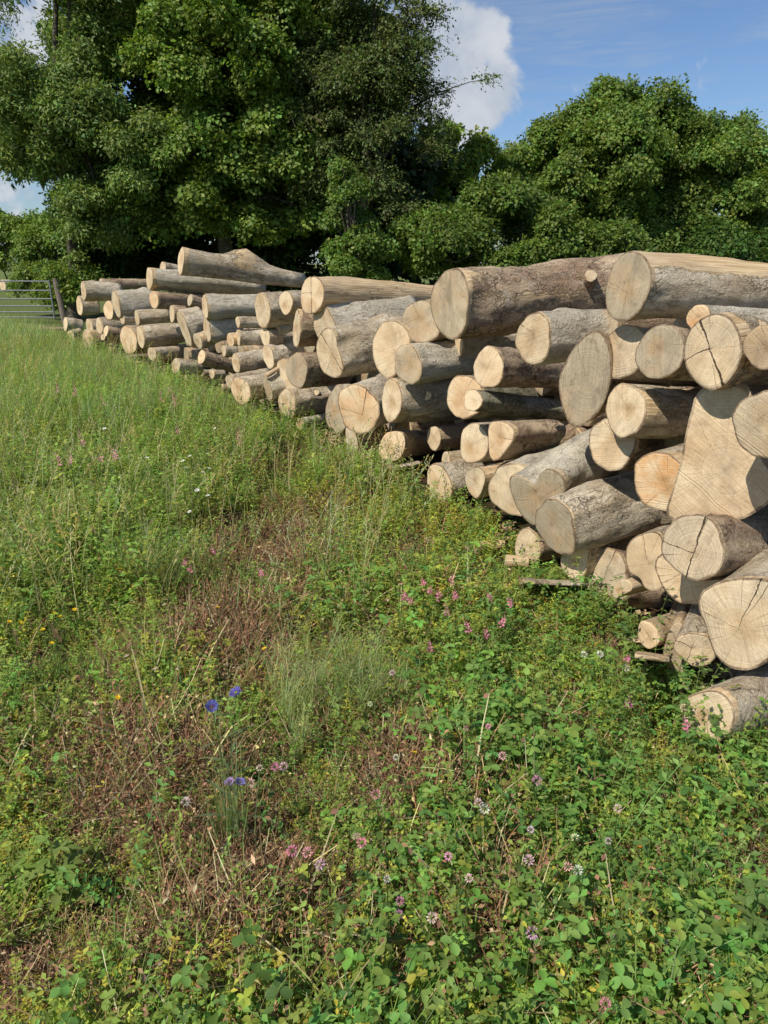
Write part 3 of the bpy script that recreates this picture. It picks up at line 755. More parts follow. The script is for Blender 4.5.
def ground():
    n = 260
    u = np.linspace(-1, 1, n)
    g = np.sign(u) * (np.abs(u) * 9 + 900 * np.abs(u) ** 9)
    X, Y = np.meshgrid(g, g + 3.0, indexing='ij')
    V = np.stack([X.ravel(), Y.ravel(), np.zeros(n * n)], 1)
    V[:, 2] = [hgt(a, b) if abs(a) < 30 and abs(b) < 30 else 0 for a, b in V[:, :2]]
    i, j = np.meshgrid(np.arange(n - 1), np.arange(n - 1), indexing='ij')
    a = (i * n + j).ravel()
    Q = np.stack([a, a + n, a + n + 1, a + 1], 1)
    t = NT('earth_and_thatch')
    P = t.n('ShaderNodeTexCoord').outputs['Object']
    big = t.noise(P, 1.1, 4.0, 0.6)
    med = t.noise(P, 9.0, 5.0, 0.7)
    fin = t.noise(P, 70.0, 5.0, 0.75)
    c = t.mix(t.step(big, 0.35, 0.65), (0.045, 0.042, 0.016), (0.105, 0.062, 0.032))  # earth darkened so the gaps between plants look shaded
    c = t.mix(t.step(med, 0.45, 0.7), c, (0.055, 0.040, 0.022))
    c = t.mix(t.math('MULTIPLY', t.step(fin, 0.5, 0.75), 0.8), c, (0.20, 0.145, 0.075))
    dist = t.vmath('LENGTH', P)
    c = t.mix(t.step(dist, 9.0, 16.0), c, t.mix(t.step(med, 0.35, 0.65), (0.110, 0.150, 0.040), (0.160, 0.185, 0.060)))
    m = t.finish(c, 0.95, t.math('ADD', med, fin), 0.03, 0.1)
    o = link('ground', np_mesh('ground', V, Q, m, smooth=True))
    tag(o, kind='structure')
    # worn track inside the gate
    tv, tq = [], []
    for k in range(14):
        x = -12.5 + k * 0.35
        yc = 19.2 + 0.25 * math.sin(k)
        wdt = 0.75 * math.sin(PI * (k + 0.5) / 14) + 0.08
        tv += [(x, yc - wdt, 0.012), (x, yc + wdt, 0.012)]
        if k: tq.append((2 * k - 2, 2 * k, 2 * k + 1, 2 * k - 1))
    tr = link('path', np_mesh('path', np.array(tv), np.array(tq), mat_plain('bare_soil', (0.22, 0.15, 0.09), (0.33, 0.24, 0.15), 6.0, 0.95)))
    tag(tr, kind='structure')


ground()


# ------------------------------------------------------------------ plant building blocks
class Tpl:
    """a little plant as arrays of vertices, quads and colours"""
    def __init__(self):
        self.V, self.Q, self.C, self.n = [], [], [], 0

    def add(self, V, Q, c):
        V = np.asarray(V, float)
        self.V.append(V); self.Q.append(np.asarray(Q, int) + self.n)
        c = np.asarray(c, float)
        self.C.append(np.tile(c, (len(V), 1)) if c.ndim == 1 else c)
        self.n += len(V)

    def done(self):
        return np.concatenate(self.V), np.concatenate(self.Q), np.concatenate(self.C)


def frame(fwd, up=(0, 0, 1), roll=0.0):
    f = np.asarray(fwd, float); f = f / np.linalg.norm(f)
    u = np.asarray(up, float)
    s = np.cross(f, u)
    if np.linalg.norm(s) < 1e-4: s = np.cross(f, (1, 0, 0))
    s /= np.linalg.norm(s)
    n = np.cross(s, f)
    if roll:
        s, n = s * math.cos(roll) + n * math.sin(roll), n * math.cos(roll) - s * math.sin(roll)
    return s, f, n


def leaf5(T, base, fwd, L, W, c, roll=0.0, fold=0.12, up=(0, 0, 1), droop=0.0, mid=0.5):
    s, f, n = frame(fwd, up, roll)
    b = np.asarray(base, float)
    V = [b, b + f * L * mid + s * W / 2 + n * L * fold, b + f * L - n * L * droop, b + f * L * mid - s * W / 2 + n * L * fold, b + f * L * mid]
    T.add(V, [(0, 4, 2, 1), (0, 3, 2, 4)], c)


def leaf12(T, base, fwd, L, W, c, roll=0.0, fold=0.08, droop=0.15, prof=(0.15, 0.85, 1.0, 0.35), up=(0, 0, 1)):
    s, f, n = frame(fwd, up, roll)
    b = np.asarray(base, float)
    V = []
    for k, tt in enumerate((0, 0.35, 0.72, 1.0)):
        p = b + f * L * tt - n * L * droop * tt * tt
        w = W / 2 * prof[k]
        V += [p + s * w + n * w * fold * 3, p, p - s * w + n * w * fold * 3]
    Q = []
    for k in range(3):
        a = 3 * k
        Q += [(a, a + 1, a + 4, a + 3), (a + 1, a + 2, a + 5, a + 4)]
    T.add(V, Q, c)


def strip(T, pts, w0, w1, c, side=None):
    pts = np.asarray(pts, float)
    n = len(pts)
    d = pts[-1] - pts[0]
    if side is None:
        side = np.cross(d, (0, 0, 1))
        if np.linalg.norm(side) < 1e-5: side = np.array([1.0, 0, 0])
    side = np.asarray(side, float) / np.linalg.norm(side)
    V = []
    for k in range(n):
        w = w0 + (w1 - w0) * k / (n - 1)
        V += [pts[k] - side * w / 2, pts[k] + side * w / 2]
    T.add(V, [(2 * k, 2 * k + 1, 2 * k + 3, 2 * k + 2) for k in range(n - 1)], c)


def arc(p0, az, ln, lean, curl, n=4):
    """points of a stem that starts up and bends over towards az"""
    pts = [np.asarray(p0, float)]
    th = lean
    for k in range(n - 1):
        st = ln / (n - 1)
        pts.append(pts[-1] + st * np.array([math.cos(az) * math.sin(th), math.sin(az) * math.sin(th), math.cos(th)]))
        th += curl / (n - 1)
    return pts


R = random.random
U = random.uniform


def jit(c, a=0.2):
    k = U(1 - a, 1 + a)
    return tuple(max(0.0, x * k * U(1 - a * 0.4, 1 + a * 0.4)) for x in c)


GREEN = (0.205, 0.285, 0.058)
DARKG = (0.140, 0.240, 0.055)
YELG = (0.360, 0.365, 0.062)
GREYG = (0.210, 0.265, 0.120)
STRAW = (0.50, 0.40, 0.22)
BROWN = (0.27, 0.165, 0.085)
RED = (0.29, 0.150, 0.090)


def t_grass(nb, hmin, hmax, w, cols=(GREEN,), spread=0.04, straw=0.1, lean=0.35):
    T = Tpl()
    for _ in range(nb):
        a, r = U(0, 6.28), spread * math.sqrt(R())
        c = jit(random.choice(cols), 0.25) if R() > straw else jit(STRAW, 0.2)
        h = U(hmin, hmax)
        strip(T, arc((r * math.cos(a), r * math.sin(a), 0), U(0, 6.28), h, U(0, lean), U(0.2, 1.3), 4), w * U(.7, 1.2), w * 0.12, c)
    return T.done()


def t_clover(n, h, lw, c0, round_=True):
    T = Tpl()
    for _ in range(n):
        az, rr = U(0, 6.28), 0.03 * R()
        hh = h * U(0.45, 1.0)
        p = arc((rr * math.cos(az), rr * math.sin(az), 0), az, hh, U(0.1, 0.7), U(0.0, 0.5), 3)
        c = jit(c0, 0.3)
        strip(T, p, 0.003, 0.002, tuple(x * 1.1 for x in c))
        a0 = U(0, 6.28)
        tilt = U(-0.25, 0.45)
        s = lw * U(0.65, 1.15)
        for k in range(3):
            a = a0 + k * 2.094 + U(-0.15, 0.15)
            f = (math.cos(a), math.sin(a), tilt * math.cos(a - az) - 0.05 + U(-.15, .15))
            leaf12(T, p[-1], f, s, s * U(0.72, 0.9), jit(c, 0.08), roll=U(-.2, .2), fold=U(0.05, 0.2), droop=U(0.0, 0.25),
                   prof=(0.22, 0.9, 1.0, 0.5) if round_ else (0.15, 0.8, 0.85, 0.15))
    return T.done()


def t_vetch(ns, h, ll, c0, pairs=6, lean=0.9, tipred=0.0):
    T = Tpl()
    for _ in range(ns):
        az = U(0, 6.28)
        L = h * U(0.6, 1.2)
        pts = arc((0.03 * R() * math.cos(az), 0.03 * R() * math.sin(az), 0), az, L, U(0.1, lean), U(0.0, 0.9), 5)
        c = jit(c0, 0.3)
        strip(T, pts, 0.0025, 0.0015, tuple(x * .9 for x in c))
        pp = np.array(pts)
        for k in range(pairs):
            f = (k + 0.8) / pairs * 4
            i = min(3, int(f)); q = pp[i] + (pp[i + 1] - pp[i]) * (f - i)
            for sgn in (-1, 1):
                a = az + sgn * U(0.7, 1.7)
                lf = ll * U(0.6, 1.15)
                cc = jit(RED, .2) if R() < tipred else jit(c, 0.15)
                leaf5(T, q, (math.cos(a), math.sin(a), U(-0.3, 0.5)), lf, lf * U(0.42, 0.6), cc, roll=U(-.5, .5), fold=U(.02, .2), droop=U(0, .25))
    return T.done()


def t_dry(n, ln, c=(BROWN, RED, STRAW), flat=1.2):
    T = Tpl()
    for _ in range(n):
        az = U(0, 6.28)
        a2, r = U(0, 6.28), 0.05 * R()
        col = jit(random.choice(c), 0.3)
        p = arc((r * math.cos(a2), r * math.sin(a2), U(0, .03)), az, ln * U(.4, 1.1), U(flat * 0.45, flat * 1.2), U(-0.6, 0.9), 4)
        strip(T, p, U(.0018, .0035), 0.001, col)
        if R() < 0.5:
            for _k in range(3):
                q = p[random.randint(1, 3)]
                leaf5(T, q, (math.cos(az + U(-2, 2)), math.sin(az + U(-2, 2)), U(-.5, .6)), U(.006, .014), U(.004, .007), jit(random.choice(c), .3), roll=U(-1, 1))
    return T.done()


def t_broad(n, L, c0):
    T = Tpl()
    for _ in range(n):
        az = U(0, 6.28)
        l = L * U(.6, 1.1)
        leaf12(T, (0, 0, 0.005), (math.cos(az), math.sin(az), U(.25, 1.5)), l, l * U(.28, .42), jit(c0, .25), roll=U(-.2, .2), fold=.12, droop=U(.1, .5), prof=(.18, .8, 1, .12))
    return T.done()


def t_wispy(ns, h, c0):
    T = Tpl()
    for _ in range(ns):
        az = U(0, 6.28)
        pts = arc((0, 0, 0), az, h * U(.6, 1.1), U(0, .6), U(-.2, .6), 6)
        c = jit(c0, .2)
        strip(T, pts, .003, .0012, c)
        for q in pts[2:]:
            for _k in range(5):
                a = U(0, 6.28)
                sub = arc(q, a, U(.03, .10), U(.4, 1.2), U(-.4, .3), 3)
                strip(T, sub, .0018, .001, jit(c, .2))
                if R() < .6:
                    leaf5(T, sub[-1], (math.cos(a), math.sin(a), U(-.2, .8)), U(.008, .016), .004, jit(c, .2))
    return T.done()


def scatter(tpls, pos, scale, tint, tilt=0.15, normals=None, spin=None):
    """copies of the little plants at pos, as one set of arrays"""
    n = len(pos)
    yaw = rng.uniform(0, 2 * PI, n) if spin is None else spin
    pick = rng.integers(0, len(tpls), n)
    VV, QQ, CC, off = [], [], [], 0
    ax = rng.uniform(0, 2 * PI, n)
    tl = np.abs(rng.normal(0, tilt, n)) if normals is None else None
    for k, (V, Q, C) in enumerate(tpls):
        ids = np.nonzero(pick == k)[0]
        if not len(ids): continue
        m = len(ids)
        if normals is None:
            nz = np.stack([np.sin(tl[ids]) * np.cos(ax[ids]), np.sin(tl[ids]) * np.sin(ax[ids]), np.cos(tl[ids])], 1)
        else:
            nz = normals[ids]
        ref = np.stack([np.cos(yaw[ids]), np.sin(yaw[ids]), np.zeros(m) + 0.01], 1)
        x = ref - nz * np.sum(ref * nz, 1, keepdims=True)
        x /= np.linalg.norm(x, axis=1, keepdims=True) + 1e-9
        y = np.cross(nz, x)
        Rm = np.stack([x, y, nz], 2)                       # m,3,3 columns
        W = np.einsum('mij,vj->mvi', Rm, V) * scale[ids][:, None, None] + pos[ids][:, None, :]
        Cc = C[None] * tint[ids][:, None, :]
        VV.append(W.reshape(-1, 3)); CC.append(Cc.reshape(-1, 3))
        QQ.append((Q[None] + (np.arange(m) * len(V))[:, None, None] + off).reshape(-1, 4))
        off += m * len(V)
    return np.concatenate(VV), np.concatenate(QQ), np.concatenate(CC)


def merge(parts):
    V, Q, C, off = [], [], [], 0
    for v, q, c in parts:
        V.append(v); Q.append(q + off); C.append(c); off += len(v)
    return np.concatenate(V), np.concatenate(Q), np.concatenate(C)


# ------------------------------------------------------------------ planting plan
def vnoise(P, s, seed=0.0):
    return np.array([mn.noise(Vector((float(a) * s + seed, float(b) * s + seed * 1.3, seed))) for a, b in P[:, :2]])


PATCH = [  # bare / dry reddish patches, as ground places (photo px of the place, size px)
    (268, 548, 60, 45, 1.0), (228, 645, 60, 38, 1.15), (320, 525, 60, 28, .8), (255, 690, 60, 25, .5), (150, 800, 100, 60, .85), (105, 690, 50, 18, .35),
    (215, 850, 95, 60, .9), (255, 925, 100, 60, .85), (330, 985, 70, 40, .6), (200, 985, 80, 40, .5), (410, 790, 55, 60, .8), (480, 960, 90, 40, .75), (400, 560, 50, 18, .5), (330, 900, 60, 40, .6),
    (290, 470, 60, 16, .5), (40, 1000, 60, 40, .4), (170, 930, 60, 40, .7), (745, 900, 30, 80, .8), (560, 745, 35, 20, .5), (470, 850, 40, 25, .45), (640, 985, 50, 25, .45), (445, 520, 30, 30, .5)]


def dry_mask(P):
    px, py = project(np.concatenate([P[:, :2], np.zeros((len(P), 1))], 1))
    m = np.zeros(len(P))
    for (cx, cy, rx, ry, s) in PATCH:
        m = np.maximum(m, s * np.exp(-(((px - cx) / rx) ** 2 + ((py - cy) / ry) ** 2)))
    m = 1.2 * m + 0.34 * vnoise(P, 2.6, 4.0) + 0.25 * vnoise(P, 8.0, 9.0)
    return np.clip(m, 0, 1.3), px, py


def zone(P):
    d, px, py = dry_mask(P)
    clover = 1 / (1 + np.exp(-((px - 400) / 55 + (py - 760) / 120)))
    clover = np.clip(clover + 0.35 * vnoise(P, 1.8, 2.0), 0, 1)
    yel = np.exp(-(((px - 490) / 130) ** 2 + ((py - 570) / 70) ** 2)) + 0.6 * np.exp(-(((px - 350) / 110) ** 2 + ((py - 510) / 40) ** 2)) + 0.4 * np.exp(-(((px - 560) / 160) ** 2 + ((py - 640) / 50) ** 2))
    yel = np.clip(yel + 0.35 * vnoise(P, 2.2, 7.0), 0, 1)
    return d, clover, yel, px, py


def sample(n, r0, r1, amax=33.0, power=1.0):
    u = rng.uniform(0, 1, n)
    e = 2.0 - power + 1e-6
    r = (r0 ** e + (r1 ** e - r0 ** e) * u) ** (1 / e)
    a = rng.uniform(-math.radians(amax), math.radians(amax), n)
    P = np.stack([r * np.sin(a), r * np.cos(a), np.zeros(n)], 1)
    # keep clear of the wood stack
    keep = np.ones(n, bool)
    for i in range(n):
        Y = front_Y(P[i, 0] / P[i, 1], 0.02)
        keep[i] = P[i, 1] < Y + 0.12
    P = P[keep]
    P[:, 2] = hgt_np(P[:, :2])
    return P


def front_dist(P):
    """distance from each place to the foot of the stacks"""
    m = np.full(len(P), 9.0)
    for (x0, y0), (x1, y1) in zip(FRONT[:-1], FRONT[1:]):
        a, b = np.array([x0, y0]), np.array([x1, y1])
        t = np.clip(((P[:, :2] - a) @ (b - a)) / ((b - a) @ (b - a)), 0, 1)
        m = np.minimum(m, np.linalg.norm(P[:, :2] - (a + t[:, None] * (b - a)), axis=1))
    return m


def low_by_stack(P, s):
    return s * np.clip(.72 + front_dist(P) * .5, .72, 1) * np.clip(.92 + .7 * vnoise(P, 2.0, 31.0) + .45 * vnoise(P, 5.0, 33.0), .35, 1.7)


def tints(n, a=0.2, hue=0.12):
    k = rng.uniform(1 - a, 1 + a, (n, 1))
    h = rng.normal(0, hue, (n, 1))
    return k * np.concatenate([1 + h, np.ones((n, 1)), 1 - 0.5 * h], 1)


def choose(P, prob):
    return P[rng.uniform(0, 1, len(P)) < prob]


def stuff(name, parts, mat):
    V, Q, C = merge(parts)
    o = link(name, np_mesh(name, V, Q, mat, np.minimum(C * (1.0 if name == 'dry_undergrowth' else 1.28), .75)))
    tag(o, kind='stuff')
    print(name, len(V))
    return o


DENS = 1.0
# --- small leafy cover: vetch like sprigs, yellow green near the stack
tv_n = [t_vetch(random.randint(4, 6), .21, .021, GREEN, 8, .75) for _ in range(7)]
tv_y = [t_vetch(random.randint(4, 6), .16, .019, YELG, 8, .8, tipred=.06) for _ in range(7)]
tv_o = [t_vetch(random.randint(3, 5), .09, .014, (0.300, 0.255, 0.075), 7, tipred=.2) for _ in range(6)]
parts = []
P = sample(int(4200 * DENS), .75, 3.6, 36, .55)
d, clv, yel, px, py = zone(P)
lo = choose(P, np.clip(0.85 - d * 1.1, .03, 1) * (1 - .3 * clv)); parts.append(scatter(tv_n, lo, low_by_stack(lo, rng.uniform(.55, 1.05, len(lo))), tints(len(lo))))
lo = choose(P, np.clip(0.34 + yel * .8 - d * .6, .06, 1)); parts.append(scatter(tv_y, lo, low_by_stack(lo, rng.uniform(.5, 1.05, len(lo))), tints(len(lo))))
lo = choose(P, np.clip(0.16 + d * .6, 0, .9)); parts.append(scatter(tv_o, lo, low_by_stack(lo, rng.uniform(.5, 1.1, len(lo))), tints(len(lo))))
P = sample(int(6500 * DENS), 3.4, 9.5, 34, .8)
d, clv, yel, px, py = zone(P)
lo = choose(P, np.clip(0.85 - d * 1.2, .03, 1)); parts.append(scatter(tv_n, lo, low_by_stack(lo, rng.uniform(.8, 1.7, len(lo))), tints(len(lo))))
lo = choose(P, np.clip(yel * .85 + .14 - d * .5, .02, 1)); parts.append(scatter(tv_y, lo, low_by_stack(lo, rng.uniform(.8, 1.4, len(lo))), tints(len(lo))))
lo = choose(P, np.clip(.1 + d * .4, 0, .9)); parts.append(scatter(tv_o, lo, low_by_stack(lo, rng.uniform(.8, 1.5, len(lo))), tints(len(lo))))
P = sample(8000, 8.0, 20, 33, .8); P = P[(P[:, 0] < 1.0) & (front_dist(P) > .1)]
parts.append(scatter(tv_n, P, rng.uniform(.9, 1.9, len(P)), tints(len(P)) * 1.1))
stuff('leafy_ground_cover', parts, M_LEAF)

# --- clover
tc_d = [t_clover(random.randint(6, 10), .21, .021, DARKG) for _ in range(8)]
tc_g = [t_clover(random.randint(5, 9), .17, .020, (0.225, 0.270, 0.050)) for _ in range(8)]
tc_b = [t_broad(random.randint(4, 7), .13, (0.190, 0.240, 0.055)) for _ in range(6)]
tc_t = [t_vetch(random.randint(2, 4), .36, .028, (0.165, 0.255, 0.060), 9, .35) for _ in range(6)]
parts = []
P = sample(700, .9, 4.5, 36, .7)
d, clv, yel, px, py = zone(P)
lo = choose(P, np.clip(.2 + clv * .45 - d * .5, .02, 1)); parts.append(scatter(tc_t, lo, rng.uniform(.5, 1.05, len(lo)), tints(len(lo), .25)))
P = sample(int(2600 * DENS), .75, 3.8, 36, .55)
d, clv, yel, px, py = zone(P)
lo = choose(P, np.clip(clv * .56 + .6 * clv * vnoise(P, 2.2, 21.0) - d * .5, .0, 1)); parts.append(scatter(tc_d, lo, low_by_stack(lo, rng.uniform(.65, 1.35, len(lo)) * np.clip(.68 + .14 * lo[:, 1], .75, 1)), tints(len(lo), .25)))
lo = choose(P, np.clip(.18 + clv * .35 - d * .45, .02, 1)); parts.append(scatter(tc_g, lo, low_by_stack(lo, rng.uniform(.5, 1.1, len(lo))), tints(len(lo), .25)))
lo = choose(P, np.clip(.09 + .06 * clv - d * .05, .02, 1)); parts.append(scatter(tc_b, lo, low_by_stack(lo, rng.uniform(.45, 1.0, len(lo))), tints(len(lo), .25)))
P = sample(int(1800 * DENS), 3.6, 8, 34, .8)
d, clv, yel, px, py = zone(P)
lo = choose(P, np.clip(.45 - d * .5, .02, 1)); parts.append(scatter(tc_g, lo, low_by_stack(lo, rng.uniform(.8, 1.5, len(lo))), tints(len(lo), .25)))
stuff('clover_cover', parts, M_LEAF)

# --- dry stems and red brown litter
td = [t_dry(random.randint(10, 16), .13) for _ in range(8)]
td_r = [t_dry(random.randint(10, 16), .12, (RED, BROWN, (0.30, 0.17, 0.10)), 1.0) for _ in range(6)]
parts = []
P = sample(int(5600 * DENS), .75, 3.8, 36, .6)
d, clv, yel, px, py = zone(P)
lo = choose(P, np.clip(.40 + d * .9, .25, 1)); parts.append(scatter(td, lo, low_by_stack(lo, rng.uniform(.8, 1.7, len(lo))), tints(len(lo), .3, .05), .4))
lo = choose(P, np.clip(d * 1.8 - .2, 0, 1)); parts.append(scatter(td_r, lo, low_by_stack(lo, rng.uniform(.8, 1.6, len(lo))), tints(len(lo), .3, .05), .4))
P = sample(int(3600 * DENS), 3.4, 9, 34, .8)
d, clv, yel, px, py = zone(P)
lo = choose(P, np.clip(d * 1.3 + .03, 0, 1)); parts.append(scatter(td_r, lo, low_by_stack(lo, rng.uniform(1.0, 1.9, len(lo))), tints(len(lo), .3, .05), .3))
lo = choose(P, np.clip(.12 + d * .4, 0, 1)); parts.append(scatter(td, lo, low_by_stack(lo, rng.uniform(1.0, 1.9, len(lo))), tints(len(lo), .3, .05), .3))
stuff('dry_undergrowth', parts, M_DRY)

# --- grasses
def t_seedgrass(n, h, spread, c=(.36, .33, .17)):
    T = Tpl()
    for _ in range(n):
        a, r = U(0, 6.28), spread * math.sqrt(R())
        az = U(0, 6.28)
        pts = arc((r * math.cos(a), r * math.sin(a), 0), az, h * U(.65, 1.1), U(0, .25), U(.1, .7), 5)
        cc = jit(c, .2)
        strip(T, pts, .004, .002, cc)
        for k in range(9):
            q = pts[3] + (pts[4] - pts[3]) * k / 8
            b = az + U(-2, 2)
            leaf5(T, q, (math.cos(b), math.sin(b), U(.3, 1.4)), U(.018, .034), .006, jit(c, .3))
    return T.done()


tg_near = [t_grass(random.randint(5, 9), .12, .34, .004, (GREEN, GREYG, (0.19, .25, .06)), .03, .25) for _ in range(7)]
tg_mid = [t_grass(random.randint(8, 12),   .18, .44, .006, (GREEN, (0.18, .25, .065), GREYG), .08, .14) for _ in range(7)]
tg_far = [t_grass(12, .18, .46, .008, ((0.23, .31, .09), (0.31, .37, .16), GREYG), .2, .09) for _ in range(7)]
tg_vfar = [t_grass(12, .10, .30, .035, ((0.25, .31, .10), (0.32, .37, .16), GREYG), .45, .08) for _ in range(5)]
parts = []
P = sample(int(2000 * DENS), .75, 3.6, 36, .6)
d, clv, yel, px, py = zone(P)
lo = choose(P, np.clip(.55 - .35 * clv - .1 * d, .1, 1)); parts.append(scatter(tg_near, lo, low_by_stack(lo, rng.uniform(.5, 1.1, len(lo))), tints(len(lo)), .3))
P = sample(int(4200 * DENS), 3.4, 8.5, 34, .8)
d, clv, yel, px, py = zone(P)
lf = np.clip((420 - px) / 260, 0, 1)
lo = choose(P, np.clip(.20 + .42 * lf - .35 * d, .06, 1) * (front_dist(P) > .05)); parts.append(scatter(tg_mid, lo, low_by_stack(lo, rng.uniform(.55, 1.1, len(lo))), tints(len(lo)), .25))
P = sample(int(9000 * DENS), 7.5, 22, 35, .9); P = P[P[:, 0] < 2.0]; P = P[front_dist(P) > .3]
parts.append(scatter(tg_far, P, rng.uniform(.7, 1.2, len(P)), tints(len(P), .25) * (1 + .3 * vnoise(P, .7, 5.0))[:, None], .2))
P = sample(1500, 3.2, 16, 33, .8)
d, clv, yel, px, py = zone(P)
P = P[(px < 420) & (d < .6)]
parts.append(scatter([t_seedgrass(5, .48, .12) for _ in range(6)], P, rng.uniform(.7, 1.25, len(P)), tints(len(P), .2), .15))
P = sample(3800, 14.5, 20.2, 36, 1); P = P[(P[:, 0] < -5.6) & (front_dist(P) > .8)]
parts.append(scatter(tg_far, P, rng.uniform(1.1, 1.7, len(P)), tints(len(P), .2) * np.array([1.1, 1.05, 1.1]), .15))
P = sample(int(5000 * DENS), 18, 62, 40, .9); P = P[P[:, 0] < -4.0]
parts.append(scatter(tg_vfar, P, rng.uniform(.7, 1.1, len(P)), tints(len(P), .25), .2))
stuff('meadow_grass', parts, M_LEAF)

# --- chips, bark scraps and sawdust at the foot of the stacks
V, Q, C = [], [], []
g = np.random.default_rng(77)
for k in range(1500):
    s = g.uniform(0, 1)
    i = g.integers(1, len(FRONT) - 2)
    a, b = np.array(FRONT[i]), np.array(FRONT[i + 1])
    p = a + (b - a) * s + np.array([-.8, -.5]) * abs(g.normal(0, .16)) + np.array([.25, .1])
    z = hgt(p[0], p[1]) + g.uniform(.005, .04)
    w, l = g.uniform(.004, .02), g.uniform(.01, .07)
    t = g.uniform(0, 6.28); u = np.array([math.cos(t), math.sin(t), g.uniform(-.3, .3)]); v = np.array([-math.sin(t), math.cos(t), g.uniform(-.3, .3)])
    c = np.array([p[0], p[1], z])
    n0 = len(V)
    V += [c - u * l - v * w, c + u * l - v * w * g.uniform(.3, 1), c + u * l * g.uniform(.6, 1) + v * w, c - u * l + v * w]
    Q.append((n0, n0 + 1, n0 + 2, n0 + 3))
    cc = ((.60, .44, .25), (.42, .29, .16), (.24, .17, .11), (.16, .10, .06))[g.integers(0, 4)]
    C += [cc] * 4
tag(link('bark_litter', np_mesh('bark_litter', np.array(V), np.array(Q), M_DRY, np.array(C))), kind='stuff')
# ------------------------------------------------------------------ single plants and flowers
GROWING = {}


def single(name, tplarr, loc, mat, label, cat, group=None, rz=0.0):
    V, Q, C = tplarr
    o = link(name, np_mesh(name, V, Q, mat, C))
    o.location = loc
    o.rotation_euler = (0, 0, rz)
    tag(o, label, cat, group)
    return o


def ball(T, c, r, col, n=26, L=.008, W=.004, zmin=-.5, var=.25, squash=1.0):
    """a flower head made of many narrow petals round a centre"""
    for i in range(n):
        z = zmin + (1 - zmin) * (i + .5) / n
        a = i * 2.39996
        q = math.sqrt(max(0, 1 - z * z))
        d = np.array([q * math.cos(a), q * math.sin(a), z * squash])
        leaf5(T, np.asarray(c) + d * r * .55, d, L, W, jit(col, var), roll=U(-1, 1), fold=.1)


def flower_clover(col, r):
    T = Tpl(); ball(T, (0, 0, 0), r, col, 34, r * .75, r * .42, -.7); return T.done()


def flower_spike(col, L):
    T = Tpl()
    for k in range(26):
        f = k / 25
        a = k * 2.4
        rr = (.013 + .05 * max(0, L - .07)) * (1 - f * .75)
        leaf5(T, (rr * .3 * math.cos(a), rr * .3 * math.sin(a), f * L), (math.cos(a), math.sin(a), .6), rr * 1.35, rr * .85, jit(col if f < .8 else (.35, .12, .14), .3), roll=U(-1, 1))
    return T.done()


def flower_daisy(col, r, n=9, ctr=(.55, .35, .03), up=.35):
    T = Tpl()
    for k in range(n):
        a = k * 2 * PI / n + U(-.1, .1)
        leaf5(T, (0, 0, 0), (math.cos(a), math.sin(a), up), r, r * .5, jit(col, .12), mid=.65)
    for k in range(6):
        a = k * 1.047
        leaf5(T, (0, 0, .002), (math.cos(a), math.sin(a), .9), r * .3, r * .25, ctr)
    return T.done()


def flower_corn(col, r):
    T = Tpl()
    for k in range(13):
        a = k * 2 * PI / 13 + U(-.12, .12)
        d = np.array([math.cos(a), math.sin(a), .45])
        for s in (-.28, 0, .28):
            dd = np.array([math.cos(a + s), math.sin(a + s), .45 + U(-.2, .3)])
            leaf5(T, d * r * .25, dd, r * U(.7, 1.0), r * .32, jit(col, .2), mid=.75)
    ball(T, (0, 0, .004), r * .35, (.16, .06, .30), 16, r * .35, r * .12, 0)
    ball(T, (0, 0, -r * .5), r * .32, (.10, .13, .05), 18, r * .4, r * .22, -1, squash=1.5)
    return T.done()


def stem_tpl(h, c, w=.003, leaves=4, ll=.03, lw=.3, lean=.2):
    T = Tpl()
    az = U(0, 6.28)
    pts = arc((0, 0, 0), az, h, U(0, lean), U(-.1, .3), 6)
    strip(T, pts, w, w * .7, c); strip(T, pts, w, w * .7, c, side=(math.cos(az) + .01, math.sin(az), 0))
    for k in range(leaves):
        q = pts[min(4, 1 + k * 4 // max(1, leaves))]
        a = U(0, 6.28)
        leaf12(T, q, (math.cos(a), math.sin(a), U(.1, .9)), ll * U(.6, 1.1), ll * lw, jit(c, .25), droop=U(.1, .4))
    return T.done(), pts[-1]


def plant(name, px, py, h, head, label, cat, group, hz_name='flower_head', stem_c=(.10, .16, .04), **k):
    z = h
    p = on_plane(px, py, z)
    (st, tip) = stem_tpl(h / .98, stem_c, **k)
    g = hgt(p[0] - tip[0], p[1] - tip[1])
    o = single(name, st, (p[0] - tip[0], p[1] - tip[1], min(g, z)), M_LEAF, label, cat, group)
    V, Q, C = head
    hd = link(hz_name, np_mesh(hz_name, V, Q, M_PETAL, C), o)
    hd.location = tuple(tip)
    hd.rotation_euler = (U(-.5, .1), U(-.3, .3), U(0, 6))
    return o


